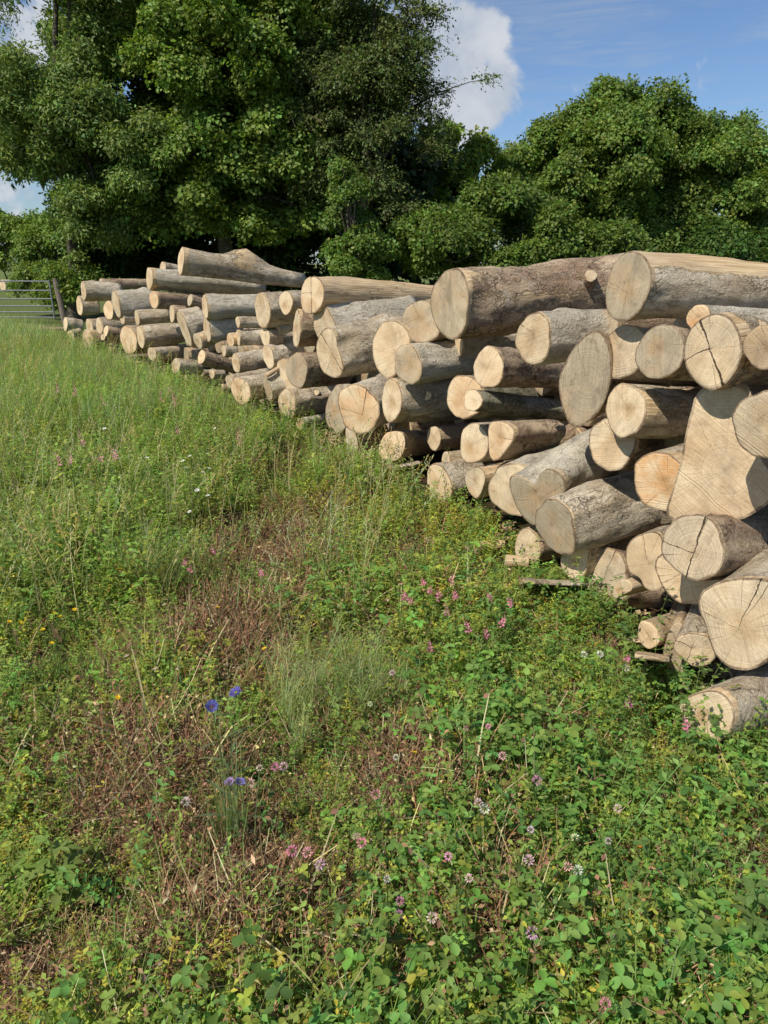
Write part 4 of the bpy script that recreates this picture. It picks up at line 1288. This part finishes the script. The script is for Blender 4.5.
PINK, PALEPINK, CREAM = (.62, .27, .36), (.70, .46, .46), (.72, .65, .55)
CLV = [(466, 734, 0), (488, 729, 1), (396, 763, 2), (502, 766, 1), (478, 813, 1), (484, 819, 2), (536, 790, 0), (616, 820, 1), (607, 849, 1), (574, 848, 2), (528, 870, 1), (567, 876, 1), (577, 877, 2),
       (469, 880, 1), (399, 916, 0), (400, 897, 0), (432, 918, 1), (532, 935, 1), (387, 882, 2), (605, 1006, 0), (292, 852, 0), (308, 856, 1), (320, 866, 1), (356, 840, 1), (362, 848, 0), (376, 803, 0), (275, 770, 0),
       (284, 772, 1), (260, 772, 2), (250, 787, 1), (186, 805, 1), (448, 864, 1), (530, 838, 2), (370, 708, 2), (392, 676, 2)]
for i, (x, y, c) in enumerate(CLV):
    col = (PINK, PALEPINK, CREAM)[c]
    lab = ('deep pink clover head among the leafy ground cover', 'pale pink clover head among the leafy ground cover', 'faded cream clover head among the leafy ground cover')[c]
    plant('clover_flower', x, y, U(.23, .33), flower_clover(tuple(q * U(.75, 1.15) for q in col), U(.007, .0125)), lab, 'clover flower', ('deep pink clover heads', 'pale pink clover heads', 'cream clover heads')[c], leaves=3, ll=.03, lw=.6)
SPK = [(184, 566), (190, 574), (214, 556), (405, 600), (430, 598), (412, 606), (450, 588), (455, 604), (492, 606), (512, 610), (487, 640), (625, 662), (628, 706), (690, 726), (430, 652), (262, 576), (424, 590), (440, 604), (500, 628), (448, 618), (470, 632)]
for x, y in SPK:
    plant('pink_flower_spike', x, y, U(.2, .3), flower_spike((.70, .26, .36), U(.045, .065)), 'pink flower spike on a thin stem in the middle of the meadow', 'wildflower', 'pink flower spikes in the middle of the meadow', leaves=5, ll=.04)
for x, y in [(175, 410), (162, 402), (75, 395), (115, 455), (63, 468), (72, 470), (100, 465), (176, 436), (58, 392), (240, 448), (116, 462), (104, 404), (176, 402), (84, 446)]:
    plant('pink_flower_spike', x, y, U(.42, .56), flower_spike((.70, .30, .38), U(.10, .15)), 'pink flower spike standing in the tall grass at the left', 'wildflower', 'pink flower spikes in the tall grass at the left', leaves=5, ll=.06, w=.005)
for x, y in [(190, 457), (183, 462), (207, 455), (215, 430), (190, 515), (208, 500), (213, 475), (147, 459), (105, 433), (186, 468), (203, 473), (197, 490), (209, 470)]:
    plant('white_wildflower', x, y, U(.32, .45), flower_daisy((.72, .72, .66), U(.012, .019), 9), 'small white flower in the sunlit meadow at the left', 'wildflower', 'small white meadow flowers', leaves=4, ll=.05, w=.004)
for x, y in [(600, 654), (626, 668), (584, 655)]:
    plant('dandelion_clock', x, y, .16, flower_clover((.75, .73, .68), .013), 'round white seed head beside the foot of the log stack', 'seed head', 'white seed heads near the stack', leaves=1, ll=.03)
for x, y in [(75, 614), (53, 614), (20, 624), (10, 625), (43, 630), (60, 618), (218, 611), (265, 652), (52, 646), (118, 700), (414, 760)]:
    plant('yellow_wildflower', x, y, U(.24, .36), flower_daisy((.75, .50, .02), .011, 7, up=.5), 'tiny yellow flower low in the meadow', 'wildflower', 'tiny yellow meadow flowers', leaves=4, ll=.03)
plant('orange_wildflower', 640, 852, .1, flower_daisy((.75, .25, .04), .010, 6), 'single small orange flower in the clover at the lower right', 'wildflower', None, leaves=2)
for x, y, c, lab in [(212, 712, (.13, .14, .40), 'bright blue cornflower, the left one of the blue pair'), (237, 701, (.15, .13, .40), 'bright blue cornflower, the right and higher one of the pair'),
                     (240, 788, (.24, .22, .50), 'faded blue cornflower below the bright pair'), (230, 789, (.36, .26, .42), 'washed out mauve cornflower touching the faded blue one')]:
    plant('cornflower', x, y, .38 if y < 750 else .28, flower_corn(c, .019 if y < 750 else .014), lab, 'cornflower', 'cornflowers', leaves=7, ll=.09, lw=.09, stem_c=(.15, .20, .09), w=.0035)

# upright grey green stalks below the cornflowers
T = Tpl()
for _ in range(46):
    a, r = U(0, 6.28), .07 * R()
    strip(T, arc((r * math.cos(a), r * math.sin(a), 0), U(0, 6.28), U(.2, .42), U(0, .22), U(0, .35), 5), .0058, .001, jit((.27, .34, .14), .25))
single('upright_grass_tuft', T.done(), tuple(on_plane(232, 858, .0)), M_LEAF, 'tuft of tall upright grey green blades under the cornflowers', 'grass tuft')
# pale wispy bush of fine stems
T = Tpl()
for _ in range(9):
    a, r = U(0, 6.28), .24 * math.sqrt(R())
    v, q, c = t_wispy(8, .34, (.31, .36, .14)); T.add(v + np.array([r * math.cos(a), r * math.sin(a), 0]), q, c)
single('wispy_weed', T.done(), tuple(on_plane(345, 735, 0.0)), M_LEAF, 'pale grey green wispy weed of fine branching stems in the middle', 'weed')
T = Tpl()
for _ in range(6):
    a, r = U(0, 6.28), .2 * R()
    v, q, c = t_wispy(8, .28, (.24, .29, .09)); T.add(v + np.array([r * math.cos(a), r * math.sin(a), 0]), q, c)
single('wispy_weed', T.done(), tuple(on_plane(180, 600, 0.0)), M_LEAF, 'feathery green weed beside the dry brown patch at the left', 'weed')
T = Tpl()
for _ in range(8):
    a, r = U(0, 6.28), .2 * math.sqrt(R())
    v, q, c = t_dry(34, .20, (RED, BROWN, (.33, .19, .11)), .6); T.add(v * np.array([1, 1, 1.1]) + np.array([r * math.cos(a), r * math.sin(a), 0]), q, c)
single('dried_weed', T.done(), tuple(on_plane(232, 662, 0.0)), M_DRY, 'rounded clump of dead reddish brown stems left of the middle', 'weed')


# tall leafy weed at the right edge
def leafy_weed(px, py, h, nleaf, L, c, name, label, wid=.42):
    T = Tpl()
    pts = arc((0, 0, 0), U(0, 6.28), h, .04, .12, 8)
    strip(T, pts, .009, .004, tuple(x * 1.25 for x in c)); strip(T, pts, .009, .004, tuple(x * 1.25 for x in c), side=(.7, .7, 0))
    o_t = T.done()
    o = single(name, o_t, tuple(on_plane(px, py, 0.0)), M_LEAF, label, 'weed')
    T = Tpl()
    for k in range(nleaf):
        f = .2 + .8 * k / nleaf
        i = min(6, int(f * 7)); q = pts[i] + (pts[i + 1] - pts[i]) * (f * 7 - i)
        a = k * 2.4 + U(-.3, .3)
        l = L * (1.1 - .5 * f) * U(.8, 1.15)
        cc = jit(c, .2)
        d = np.array([math.cos(a), math.sin(a), U(.15, .55)])
        leaf12(T, q, d, l, l * wid, cc, droop=U(.2, .5), fold=.1, prof=(.12, .75, .9, .1))
        for s in (-1, 1):                                  # side lobes
            b = a + s * .75
            leaf12(T, q + d * l * .3, (math.cos(b), math.sin(b), .15), l * .42, l * .2, cc, droop=.2, prof=(.2, .8, .8, .1))
    V, Q, C = T.done()
    link('leaves', np_mesh('leaves', V, Q, M_LEAF, C), o)
    return o


leafy_weed(740, 1000, .36, 22, .07, (.16, .24, .07), 'leafy_weed', 'tall leafy weed with a thick pale stem at the lower right edge')
leafy_weed(686, 742, .15, 9, .055, (.05, .12, .04), 'leafy_weed', 'young dark leaved sprout in front of the lowest wedge log', .7)
leafy_weed(512, 548, .26, 9, .075, (.06, .125, .04), 'leafy_weed', 'sprout with round dark leaves before the forked grey log end', .8)
leafy_weed(484, 520, .2, 8, .06, (.07, .14, .04), 'leafy_weed', 'small sprout before the chunky split log', .6)
leafy_weed(62, 905, .2, 10, .11, (.22, .29, .07), 'leafy_weed', 'upright dock like weed at the lower left', .3)
leafy_weed(20, 900, .13, 9, .09, (.20, .27, .065), 'leafy_weed', 'broad leaved weed cut off by the left edge low down', .4)
leafy_weed(372, 500, .42, 14, .09, (.10, .16, .045), 'leafy_weed', 'tall weed leaning on the split block under the round tan end', .3)
leafy_weed(414, 520, .34, 12, .08, (.10, .17, .045), 'leafy_weed', 'leafy weed left of the small round cracked log end', .3)
for x, y, h_ in [(345, 482, .34), (398, 508, .3), (432, 520, .22), (472, 532, .2), (545, 598, .2), (592, 628, .22), (640, 662, .2), (664, 700, .22), (700, 752, .2), (742, 762, .24), (312, 452, .36), (282, 432, .34), (258, 420, .34), (205, 400, .3), (620, 640, .16), (560, 606, .18)]:
    T = Tpl()
    for _ in range(5):
        a, r = U(0, 6.28), h_ * .4 * R()
        f_, n_ = (t_vetch, 0) if R() < .6 else (t_clover, 1)
        v, q, c = t_vetch(4, h_, .026, jit((.22, .29, .06), .2), 8, .6) if n_ == 0 else t_clover(7, h_ * .9, .028, jit((.13, .21, .055), .2))
        T.add(v + np.array([r * math.cos(a), r * math.sin(a), 0]), q, c)
    single('leafy_weed', T.done(), tuple(on_plane(x, y, .0)), M_LEAF, 'bushy green weed growing against the foot of the log stack', 'weed', 'weeds growing against the foot of the stacks')
for x, y, l in [(20, 650, .05), (62, 645, .04), (105, 661, .045), (56, 640, .04)]:
    T = Tpl()
    for k in range(40):
        a = k * 2.4
        leaf5(T, (0, 0, k / 40 * l * 1.6), (math.cos(a), math.sin(a), 1.2), .016, .004, jit((.34, .22, .15), .25))
    o = plant('seeding_grass', x, y, .22, T.done(), 'brown bristly grass seed head at the left edge of the meadow', 'seed head', 'brown grass seed heads at the left', 'seed_head', leaves=3, ll=.09, lw=.1)

# fallen twigs
for a, b, r, lab in [((28, 706), (74, 714), .006, 'short brown twig lying in the weeds at the far left'), ((100, 1008), (180, 970), .0035, 'thin dry twig on the bare soil at the lower left')]:
    p, q = on_plane(*a, .05), on_plane(*b, .04)
    V, F = [], []
    for k in range(6):
        c = p + (q - p) * k / 5 + np.array([0, 0, .006 * math.sin(k * 2)])
        for i in range(8):
            t = i * PI / 4
            V.append(c + np.array([0, math.cos(t), math.sin(t)]) * r * (1.1 - .08 * k))
    Q = [(k * 8 + i, k * 8 + (i + 1) % 8, (k + 1) * 8 + (i + 1) % 8, (k + 1) * 8 + i) for k in range(5) for i in range(8)]
    o = link('twig', np_mesh('twig', np.array(V), np.array(Q), M_BARK['brown'], smooth=True))
    tag(o, lab, 'twig')

# ------------------------------------------------------------------ trees
def t_spray(n, s, L, W, c, flat=.25, droopy=0.0):
    T = Tpl()
    for _ in range(n):
        a, r = U(0, 6.28), s * math.sqrt(R())
        p = np.array([r * math.cos(a), r * math.sin(a), U(-flat, flat) * s - droopy * r])
        b = a + U(-1.1, 1.1)
        l = L * U(.65, 1.15)
        leaf5(T, p, (math.cos(b), math.sin(b), U(-.7, .35) - droopy), l, l * W, jit(c, .3), roll=U(-.7, .7), fold=U(.0, .18), droop=U(0, .25), mid=U(.42, .6))
    return T.done()


def t_hang(n, ln, L, W, c):
    """a hanging birch twig"""
    T = Tpl()
    for _ in range(4):
        az = U(0, 6.28)
        pts = arc((0, 0, 0), az, ln * U(.6, 1.1), U(.9, 1.4), U(1.0, 1.7), 6)
        strip(T, pts, .006, .003, (.06, .05, .03))
        for k in range(n // 4):
            i = random.randint(0, 4)
            q = pts[i] + (pts[i + 1] - pts[i]) * R()
            a = U(0, 6.28)
            l = L * U(.7, 1.1)
            leaf5(T, q, (math.cos(a), math.sin(a), U(-1.2, 0)), l, l * W, jit(c, .3), roll=U(-1, 1))
    return T.done()


def tube(V, F, pts, r0, r1, n=8):
    base = len(V)
    m = len(pts)
    for k, p in enumerate(pts):
        d = (pts[min(k + 1, m - 1)] - pts[max(k - 1, 0)])
        s, f, u = frame(d, (0.3, 0.2, 1))
        r = r0 + (r1 - r0) * (k / (m - 1)) ** .8
        for i in range(n):
            t = 2 * PI * i / n
            V.append(p + (s * math.cos(t) + u * math.sin(t)) * r)
    for k in range(m - 1):
        for i in range(n):
            F.append((base + k * n + i, base + k * n + (i + 1) % n, base + (k + 1) * n + (i + 1) % n, base + (k + 1) * n + i))


def tree(name, label, cat, group, base, env, nl, lr, tpls, count, sc, tint, trunk_r=.2, gap=.25, up=.55, lobes=None, jitter=1.0, low=-0.9, name_crown='crown', twigs=(), limb_n=None, seed=0):
    """env: list of (centre, radii) ellipsoids of the crown; lobes are set on them, sprays of leaves on the lobes"""
    g = np.random.default_rng(500 + seed)
    L = []
    for (c, r) in env:
        c, r = np.asarray(c, float), np.asarray(r, float)
        k = 0
        while k < nl:
            v = g.normal(0, 1, 3); v /= np.linalg.norm(v)
            if v[2] < low: continue
            f = g.uniform(.55, .95)
            L.append((c + v * r * f, float(np.mean(r)) * lr * g.uniform(.65, 1.25)))
            k += 1
    if lobes: L += lobes
    C = np.array([l[0] for l in L]); Rr = np.array([l[1] for l in L])
    w = Rr ** 2; w /= w.sum()
    idx = g.choice(len(L), count, p=w)
    v = g.normal(0, 1, (count, 3)); v /= np.linalg.norm(v, axis=1, keepdims=True)
    v[:, 2] = np.where(v[:, 2] < -.35, -v[:, 2], v[:, 2])
    rad = Rr[idx] * g.uniform(.55, 1.08, count)
    P = C[idx] + v * rad[:, None] * np.array([1, 1, .8])
    P = P + np.array([[mn.noise(Vector(p * 1.3 + seed + 50 * q)) for q in range(3)] for p in P]) * Rr[idx][:, None] * .45
    # clumps: thin out by noise, drop what lies deep inside other lobes
    keep = np.ones(count, bool)
    nz = np.array([mn.noise(Vector(p * .9 + seed)) + .5 * mn.noise(Vector(p * 2.6 + seed)) for p in P])
    keep &= nz > -gap
    for i in range(len(L)):
        keep &= ~((np.linalg.norm(P - C[i], axis=1) < Rr[i] * .5) & (idx != i) & (g.uniform(0, 1, count) < .75))
    keep &= P[:, 2] > .15
    P, v, nz = P[keep], v[keep], nz[keep]
    n = len(P)
    nr = v * .65 + np.array([0, 0, up]) + g.normal(0, jitter * .5, (n, 3))
    nr /= np.linalg.norm(nr, axis=1, keepdims=True)
    tn = tints(n, .25, .10) * np.asarray(tint) * (1 + .35 * nz)[:, None]
    V, Q, Cc = scatter(tpls, P, sc * g.uniform(.7, 1.3, n), tn, normals=nr)
    b = np.asarray(base, float)
    o = empty(name, tuple(b))
    tag(o, label, cat, group)
    cr = link(name_crown, np_mesh(name_crown, V - b, Q, M_LEAF_TREE, Cc), o)
    TV, TF = [], []
    top = np.mean(C, axis=0); top[2] = max(c[2] for c in C) * .8
    pts = [b * np.array([1, 1, 0]) + np.array([0, 0, -.1])]
    for k in range(1, 7):
        f = k / 6
        pts.append(b + (top - b) * f + np.array([.12 * math.sin(f * 5 + seed), .12 * math.cos(f * 4 + seed), 0]) * (1 if k < 6 else .5))
    tube(TV, TF, pts, trunk_r, trunk_r * .25)
    for tw in twigs: tube(TV, TF, [np.asarray(q) for q in tw], .03, .006, 5)
    L = L[:len(L) - len(lobes or ())]
    for i in range(0, len(L), max(1, len(L) // (limb_n or 14))):
        f = g.uniform(.25, .75)
        a = b + (top - b) * f
        e = C[i]
        m1 = a + (e - a) * .5 + np.array([0, 0, .12 * np.linalg.norm(e - a)])
        q = [a, a + (m1 - a) * .5 + g.normal(0, .05, 3), m1, m1 + (e - m1) * .5 + g.normal(0, .08, 3), e]
        tube(TV, TF, q, trunk_r * .32, .02, 6)
    link('trunk', np_mesh('trunk', np.array(TV) - b, np.array(TF), M_TRUNK, smooth=True), o)
    print(name, n, len(V))
    return o


def ell(px, py, rx, ry, Y, rd=None):
    """ellipsoid seen at px,py with half sizes in px, standing at distance Y"""
    c = at(px, py, Y)
    k = Y / ray(px, py)[1] / F_PX
    return (c, (rx * k, rd if rd else rx * k * .8, ry * k))


def foot(px, Y):
    p = at(px, 300, Y); p[2] = 0
    return p


S_MAPLE = [t_spray(18, .26, .108, .8, (.120, .180, .042)) for _ in range(6)]
S_ASH = [t_spray(20, .30, .115, .40, (.130, .185, .062), .35, .3) for _ in range(6)]
S_BIRCH = [t_hang(40, .75, .075, .6, (.115, .150, .050)) for _ in range(6)] + [t_spray(18, .28, .085, .6, (.105, .145, .045), .3, .3) for _ in range(3)]
S_DARK = [t_spray(14, .36, .17, .75, (.045, .080, .022)) for _ in range(5)]  # leaf green darkened to carry the shade under the canopy
S_BUSH = [t_spray(16, .25, .105, .7, (.110, .170, .038)) for _ in range(6)]
TG = 'trees and bushes behind the stacks'

tree('ash_tree', 'loose greyish green tree at the top left corner with sky showing through', 'tree', TG, foot(70, 21.5), [ell(50, 60, 85, 95, 21.5), ell(115, 150, 75, 70, 21), ell(20, 130, 40, 60, 21.0), ell(110, -60, 110, 90, 22), ell(85, 215, 50, 40, 21.2, 1.2)], 20, .32, S_ASH, 11500, 1.0, (1.5, 1.45, 1.2), .2, gap=.22, seed=1)
tree('sycamore_tree', 'tall dark broad leaved tree in the middle of the left group', 'tree', TG, foot(230, 22.5), [ell(230, 100, 95, 120, 22.5), ell(180, 190, 70, 60, 21.8), ell(250, 0, 110, 90, 22.8), ell(280, 190, 60, 70, 22), ell(150, 20, 90, 90, 23), ell(225, 65, 75, 75, 21.2, 1.6)], 26, .32, S_MAPLE, 21000, 1.0, (1.45, 1.4, 1.1), .3, gap=.35, seed=2)
tree('birch_tree', 'tall birch with hanging sprays reaching out against the white cloud', 'tree', TG, foot(365, 21.5), [ell(360, 60, 55, 90, 21.5), ell(400, 130, 40, 75, 21), ell(380, -30, 60, 70, 21.5), ell(325, 130, 40, 80, 21.5)], 18, .34, S_BIRCH, 6500, 1.0, (1.2, 1.2, 1.1), .16, gap=.1, up=.9,
     lobes=[(at(440, 90, 21), .35), (at(452, 92, 21), .2), (at(468, 86, 21), .13), (at(484, 80, 21), .09), (at(494, 78, 21), .06), (at(425, 50, 21), .35), (at(440, 20, 21), .22), (at(435, 150, 21), .35), (at(414, 15, 21), .4), (at(400, 215, 21.), .6), (at(385, 190, 21.), .6)], seed=3, twigs=[[at(380, 130, 21.3), at(410, 108, 21.2), at(440, 92, 21), at(470, 82, 21), at(500, 77, 21)]])
tree('young_sycamore', 'small bright leaved young tree lit by the sun against the dark trees', 'tree', TG, foot(352, 18.6), [ell(350, 225, 30, 45, 18.6), ell(362, 262, 38, 30, 18.4), ell(345, 190, 14, 26, 18.6)], 9, .40, S_MAPLE, 1700, .75, (1.3, 1.3, 1.15), .05, gap=.3, seed=4)
tree('oak_tree', 'yellowish green tree top between the birch and the round tree', 'tree', TG, foot(450, 26), [ell(450, 170, 36, 50, 26), ell(440, 220, 50, 50, 25.5)], 16, .36, S_MAPLE, 4200, 1.0, (1.9, 1.7, 1.2), .15, seed=5)
tree('round_sycamore', 'big round crowned tree standing against the blue sky at the right', 'tree', TG, foot(640, 27), [ell(625, 195, 100, 95, 27, 3.4), ell(622, 150, 58, 54, 27, 2.5), ell(700, 215, 70, 80, 27, 3), ell(560, 220, 60, 70, 26.5, 2.5), ell(684, 212, 40, 44, 27, 2.4), ell(575, 160, 45, 46, 26.6, 2.2), ell(530, 195, 42, 55, 26.6, 2)], 34, .27, S_MAPLE, 26000, .95, (1.35, 1.3, 1.1), .3, gap=.6, seed=6)
tree('edge_tree', 'tree at the right edge sloping down behind the round one', 'tree', TG, foot(755, 29), [ell(752, 252, 46, 44, 29), ell(800, 255, 46, 42, 29)], 20, .34, S_ASH, 7000, 1.1, (.9, .9, .8), .2, gap=.5, seed=7)
tree('hazel_bush', 'broad rounded bush in front of the round tree, above the long top log', 'bush', TG, foot(520, 19.5), [ell(515, 238, 78, 46, 19.5, 1.6), ell(450, 250, 50, 38, 19.2, 1.4), ell(590, 258, 60, 30, 19.8, 1.4)], 18, .34, S_BUSH, 9500, .85, (1.2, 1.15, 1.0), .07, gap=.4, seed=8)
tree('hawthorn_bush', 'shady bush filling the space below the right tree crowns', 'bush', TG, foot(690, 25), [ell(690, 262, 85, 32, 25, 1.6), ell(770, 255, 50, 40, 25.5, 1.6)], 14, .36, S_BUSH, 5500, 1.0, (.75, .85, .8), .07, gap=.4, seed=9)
tree('elder_bush', 'bright bush beside the gate post at the left', 'bush', TG, foot(62, 22.5), [ell(60, 252, 24, 36, 22.5, 1.0), ell(76, 285, 20, 26, 21.2, .8), ell(40, 270, 22, 34, 23.5, .8), ell(60, 292, 18, 20, 22, .8)], 12, .40, S_BUSH, 3000, .8, (1.45, 1.35, 1.2), .05, gap=.4, seed=10)
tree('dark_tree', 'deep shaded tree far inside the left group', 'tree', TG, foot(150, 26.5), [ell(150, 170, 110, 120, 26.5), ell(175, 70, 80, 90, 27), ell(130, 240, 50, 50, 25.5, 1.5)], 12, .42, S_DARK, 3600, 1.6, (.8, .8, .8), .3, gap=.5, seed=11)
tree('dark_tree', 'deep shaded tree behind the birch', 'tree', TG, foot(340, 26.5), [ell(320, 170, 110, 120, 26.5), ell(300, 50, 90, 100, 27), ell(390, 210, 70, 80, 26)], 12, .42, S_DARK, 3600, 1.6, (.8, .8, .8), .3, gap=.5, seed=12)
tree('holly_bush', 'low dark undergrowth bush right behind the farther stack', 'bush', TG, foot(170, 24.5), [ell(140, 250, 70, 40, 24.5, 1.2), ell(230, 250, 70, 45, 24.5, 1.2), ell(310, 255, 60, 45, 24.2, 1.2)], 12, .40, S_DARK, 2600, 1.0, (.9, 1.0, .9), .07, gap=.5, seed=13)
tree('hedge', 'clipped field hedge in full sun beyond the gate', 'hedge', None, foot(10, 52), [ell(10, 246, 60, 30, 52, 2), ell(-80, 248, 60, 30, 53, 2), ell(70, 250, 40, 28, 52, 2)], 16, .40, S_BUSH, 4200, 1.9, (1.5, 1.4, 1.1), .06, gap=.6, seed=14)

# ------------------------------------------------------------------ gate and post
M_STEEL = mat_plain('galvanised_steel', (.13, .14, .145), (.22, .23, .235), 30.0, .6, .2, bump=.001)
M_POST = mat_plain('weathered_post', (.12, .10, .075), (.24, .20, .15), 14.0, .9, 0, (3, 3, .4))


def pipe(name, a, b, r, mat, parent, n=10):
    a, b = np.asarray(a, float), np.asarray(b, float)
    s, f, u = frame(b - a, (.1, .2, 1))
    V = []
    for p in (a, b):
        for i in range(n):
            t = 2 * PI * i / n
            V.append(p + (s * math.cos(t) + u * math.sin(t)) * r)
    me = bpy.data.meshes.new(name)
    me.from_pydata([tuple(v) for v in V], [], [(i, (i + 1) % n, n + (i + 1) % n, n + i) for i in range(n)] + [tuple(range(n))[::-1], tuple(range(n, 2 * n))])
    me.materials.append(mat)
    return link(name, me, parent)


GY = 20.6
ge = at(52, 300, GY); gx1 = ge[0]; gx0 = gx1 - 3.6
gt = empty('field_gate', (gx1, GY, 0))
tag(gt, 'grey galvanised metal field gate of horizontal bars at the left edge', 'gate')
for z in (1.12, .88, .66, .47, .31, .17):
    pipe('rail', (gx0 - gx1, .25, z), (0, 0, z), .018, M_STEEL, gt)
for x, y in ((0, 0), (gx0 - gx1, .25), ((gx0 - gx1) * .5, .125)):
    pipe('stile', (x, y, .12), (x, y, 1.15), .022, M_STEEL, gt)
pipe('brace', (gx0 - gx1, .25, 1.1), ((gx0 - gx1) * .5, .125, .17), .018, M_STEEL, gt)
pb = pipe('gate_post', (0, 0, -.2), (-.12, 0, 1.2), .085, M_POST, None, 12)
pb.location = (gx1 + .27, GY + .05, 0)
tag(pb, 'leaning weathered wooden post that the metal gate hangs beside', 'post')
G_BEY = None
p = at(2, 282, 44)
B2 = bpy.data.meshes.new('log')
V, F = [], []
for k, (z, r) in enumerate(((0, .30), (.02, .32), (.9, .31), (1.4, .28))):
    for i in range(20):
        t = 2 * PI * i / 20
        q = 1 + .05 * math.sin(3 * t)
        V.append((r * q * math.cos(t), r * q * math.sin(t), z))
F = [(k * 20 + i, k * 20 + (i + 1) % 20, k * 20 + 20 + (i + 1) % 20, k * 20 + 20 + i) for k in range(3) for i in range(20)] + [tuple(range(60, 80))]
B2.from_pydata(V, [], F); B2.materials.append(M_BARK['tan'])
lo = link('log', B2)
lo.rotation_euler = (-PI / 2, 0, -.6); lo.location = (p[0], p[1], .34)
cm = bpy.data.meshes.new('cut_end'); cm.from_pydata([v for v in V[:20]], [], [tuple(range(20))]); cm.materials.append(M_CUT)
cc = link('cut_end', cm, lo)
for k_, v_ in (('tone', .2), ('orange', .2), ('crack', .2), ('crack_angle', .5), ('radius', .3), ('seed', 3.3)): lo[k_] = v_; cc[k_] = v_
tag(lo, 'pale sawn log lying beyond the metal gate at the left edge', 'log')

# ------------------------------------------------------------------ daylight
SUN_EL, SUN_X, SUN_Y = math.radians(48), -.71, -.70
to_sun = Vector((SUN_X * math.cos(SUN_EL), SUN_Y * math.cos(SUN_EL), math.sin(SUN_EL)))
sd = bpy.data.lights.new('sun', 'SUN')
sd.energy = 5.0; sd.angle = math.radians(.53); sd.color = (1.0, .945, .85)
so = bpy.data.objects.new('sun', sd); COL.objects.link(so)
so.rotation_euler = to_sun.to_track_quat('Z', 'Y').to_euler()

W = bpy.data.worlds.new('World'); SC.world = W; W.use_nodes = True
wt = NT.__new__(NT); wt.t = W.node_tree; wt.t.nodes.clear()
wo = wt.t.nodes.new('ShaderNodeOutputWorld')
sky = wt.n('ShaderNodeTexSky', None, sky_type='NISHITA', sun_disc=False, sun_elevation=SUN_EL, sun_rotation=math.atan2(SUN_X, SUN_Y), altitude=80, air_density=1.0, dust_density=.6, ozone_density=2.0)
dv = wt.n('ShaderNodeTexCoord').outputs['Generated']
dn = wt.vmath('NORMALIZE', dv)
mask = None
for (cx, cy, rr, amp) in [(455, 45, .06, 1.0), (494, 92, .044, .95), (478, 35, .04, .9), (430, 8, .05, .95), (470, 88, .045, .95), (435, 85, .06, .95), (468, 122, .032, .8), (15, 55, .12, .6), (380, 60, .08, .9), (-80, 90, .16, .8)]:
    c = Vector(ray(cx, cy)).normalized()
    dist = wt.vmath('DISTANCE', dn, tuple(c))
    v = wt.math('MULTIPLY', wt.step(dist, rr * 1.35, rr * .25), amp)
    mask = v if mask is None else wt.math('MAXIMUM', mask, v)
nz = wt.noise(dn, 16.0, 7.0, .58, .3)
nz2 = wt.noise(dn, 7.0, 6.0, .6, .2)
cl = wt.step(wt.math('ADD', mask, wt.math('MULTIPLY', wt.math('SUBTRACT', nz, .5), 2.3)), .30, .72)
shade = wt.step(wt.math('ADD', wt.math('MULTIPLY', nz, .6), wt.math('MULTIPLY', nz2, .6)), .42, .78)
ccol = wt.mix(shade, (4.6, 5.4, 6.8), (7.6, 8.0, 8.6))
wisp = wt.noise(wt.vmath('MULTIPLY', dn, (2.0, 2.0, 16.0)), 3.0, 5.0, .6, .6)
wm = wt.math('MULTIPLY', wt.step(wisp, .42, .75), .42)
sc_ = wt.mix(1.0, sky.outputs[0], (1.0, 1.15, 1.36), 'MULTIPLY')
c = wt.mix(wm, sc_, (5.2, 5.8, 6.6))
c = wt.mix(cl, c, ccol)
bg = wt.n('ShaderNodeBackground', {'Color': c, 'Strength': .085})
wt.t.links.new(bg.outputs[0], wo.inputs[0])

SC.view_settings.view_transform = 'Standard'
SC.view_settings.look = 'None'
SC.view_settings.exposure = 0
SC.view_settings.gamma = 1
SC.cycles.max_bounces = 5
SC.cycles.diffuse_bounces = 3
SC.cycles.glossy_bounces = 2
SC.cycles.transmission_bounces = 4
SC.cycles.use_denoising = True
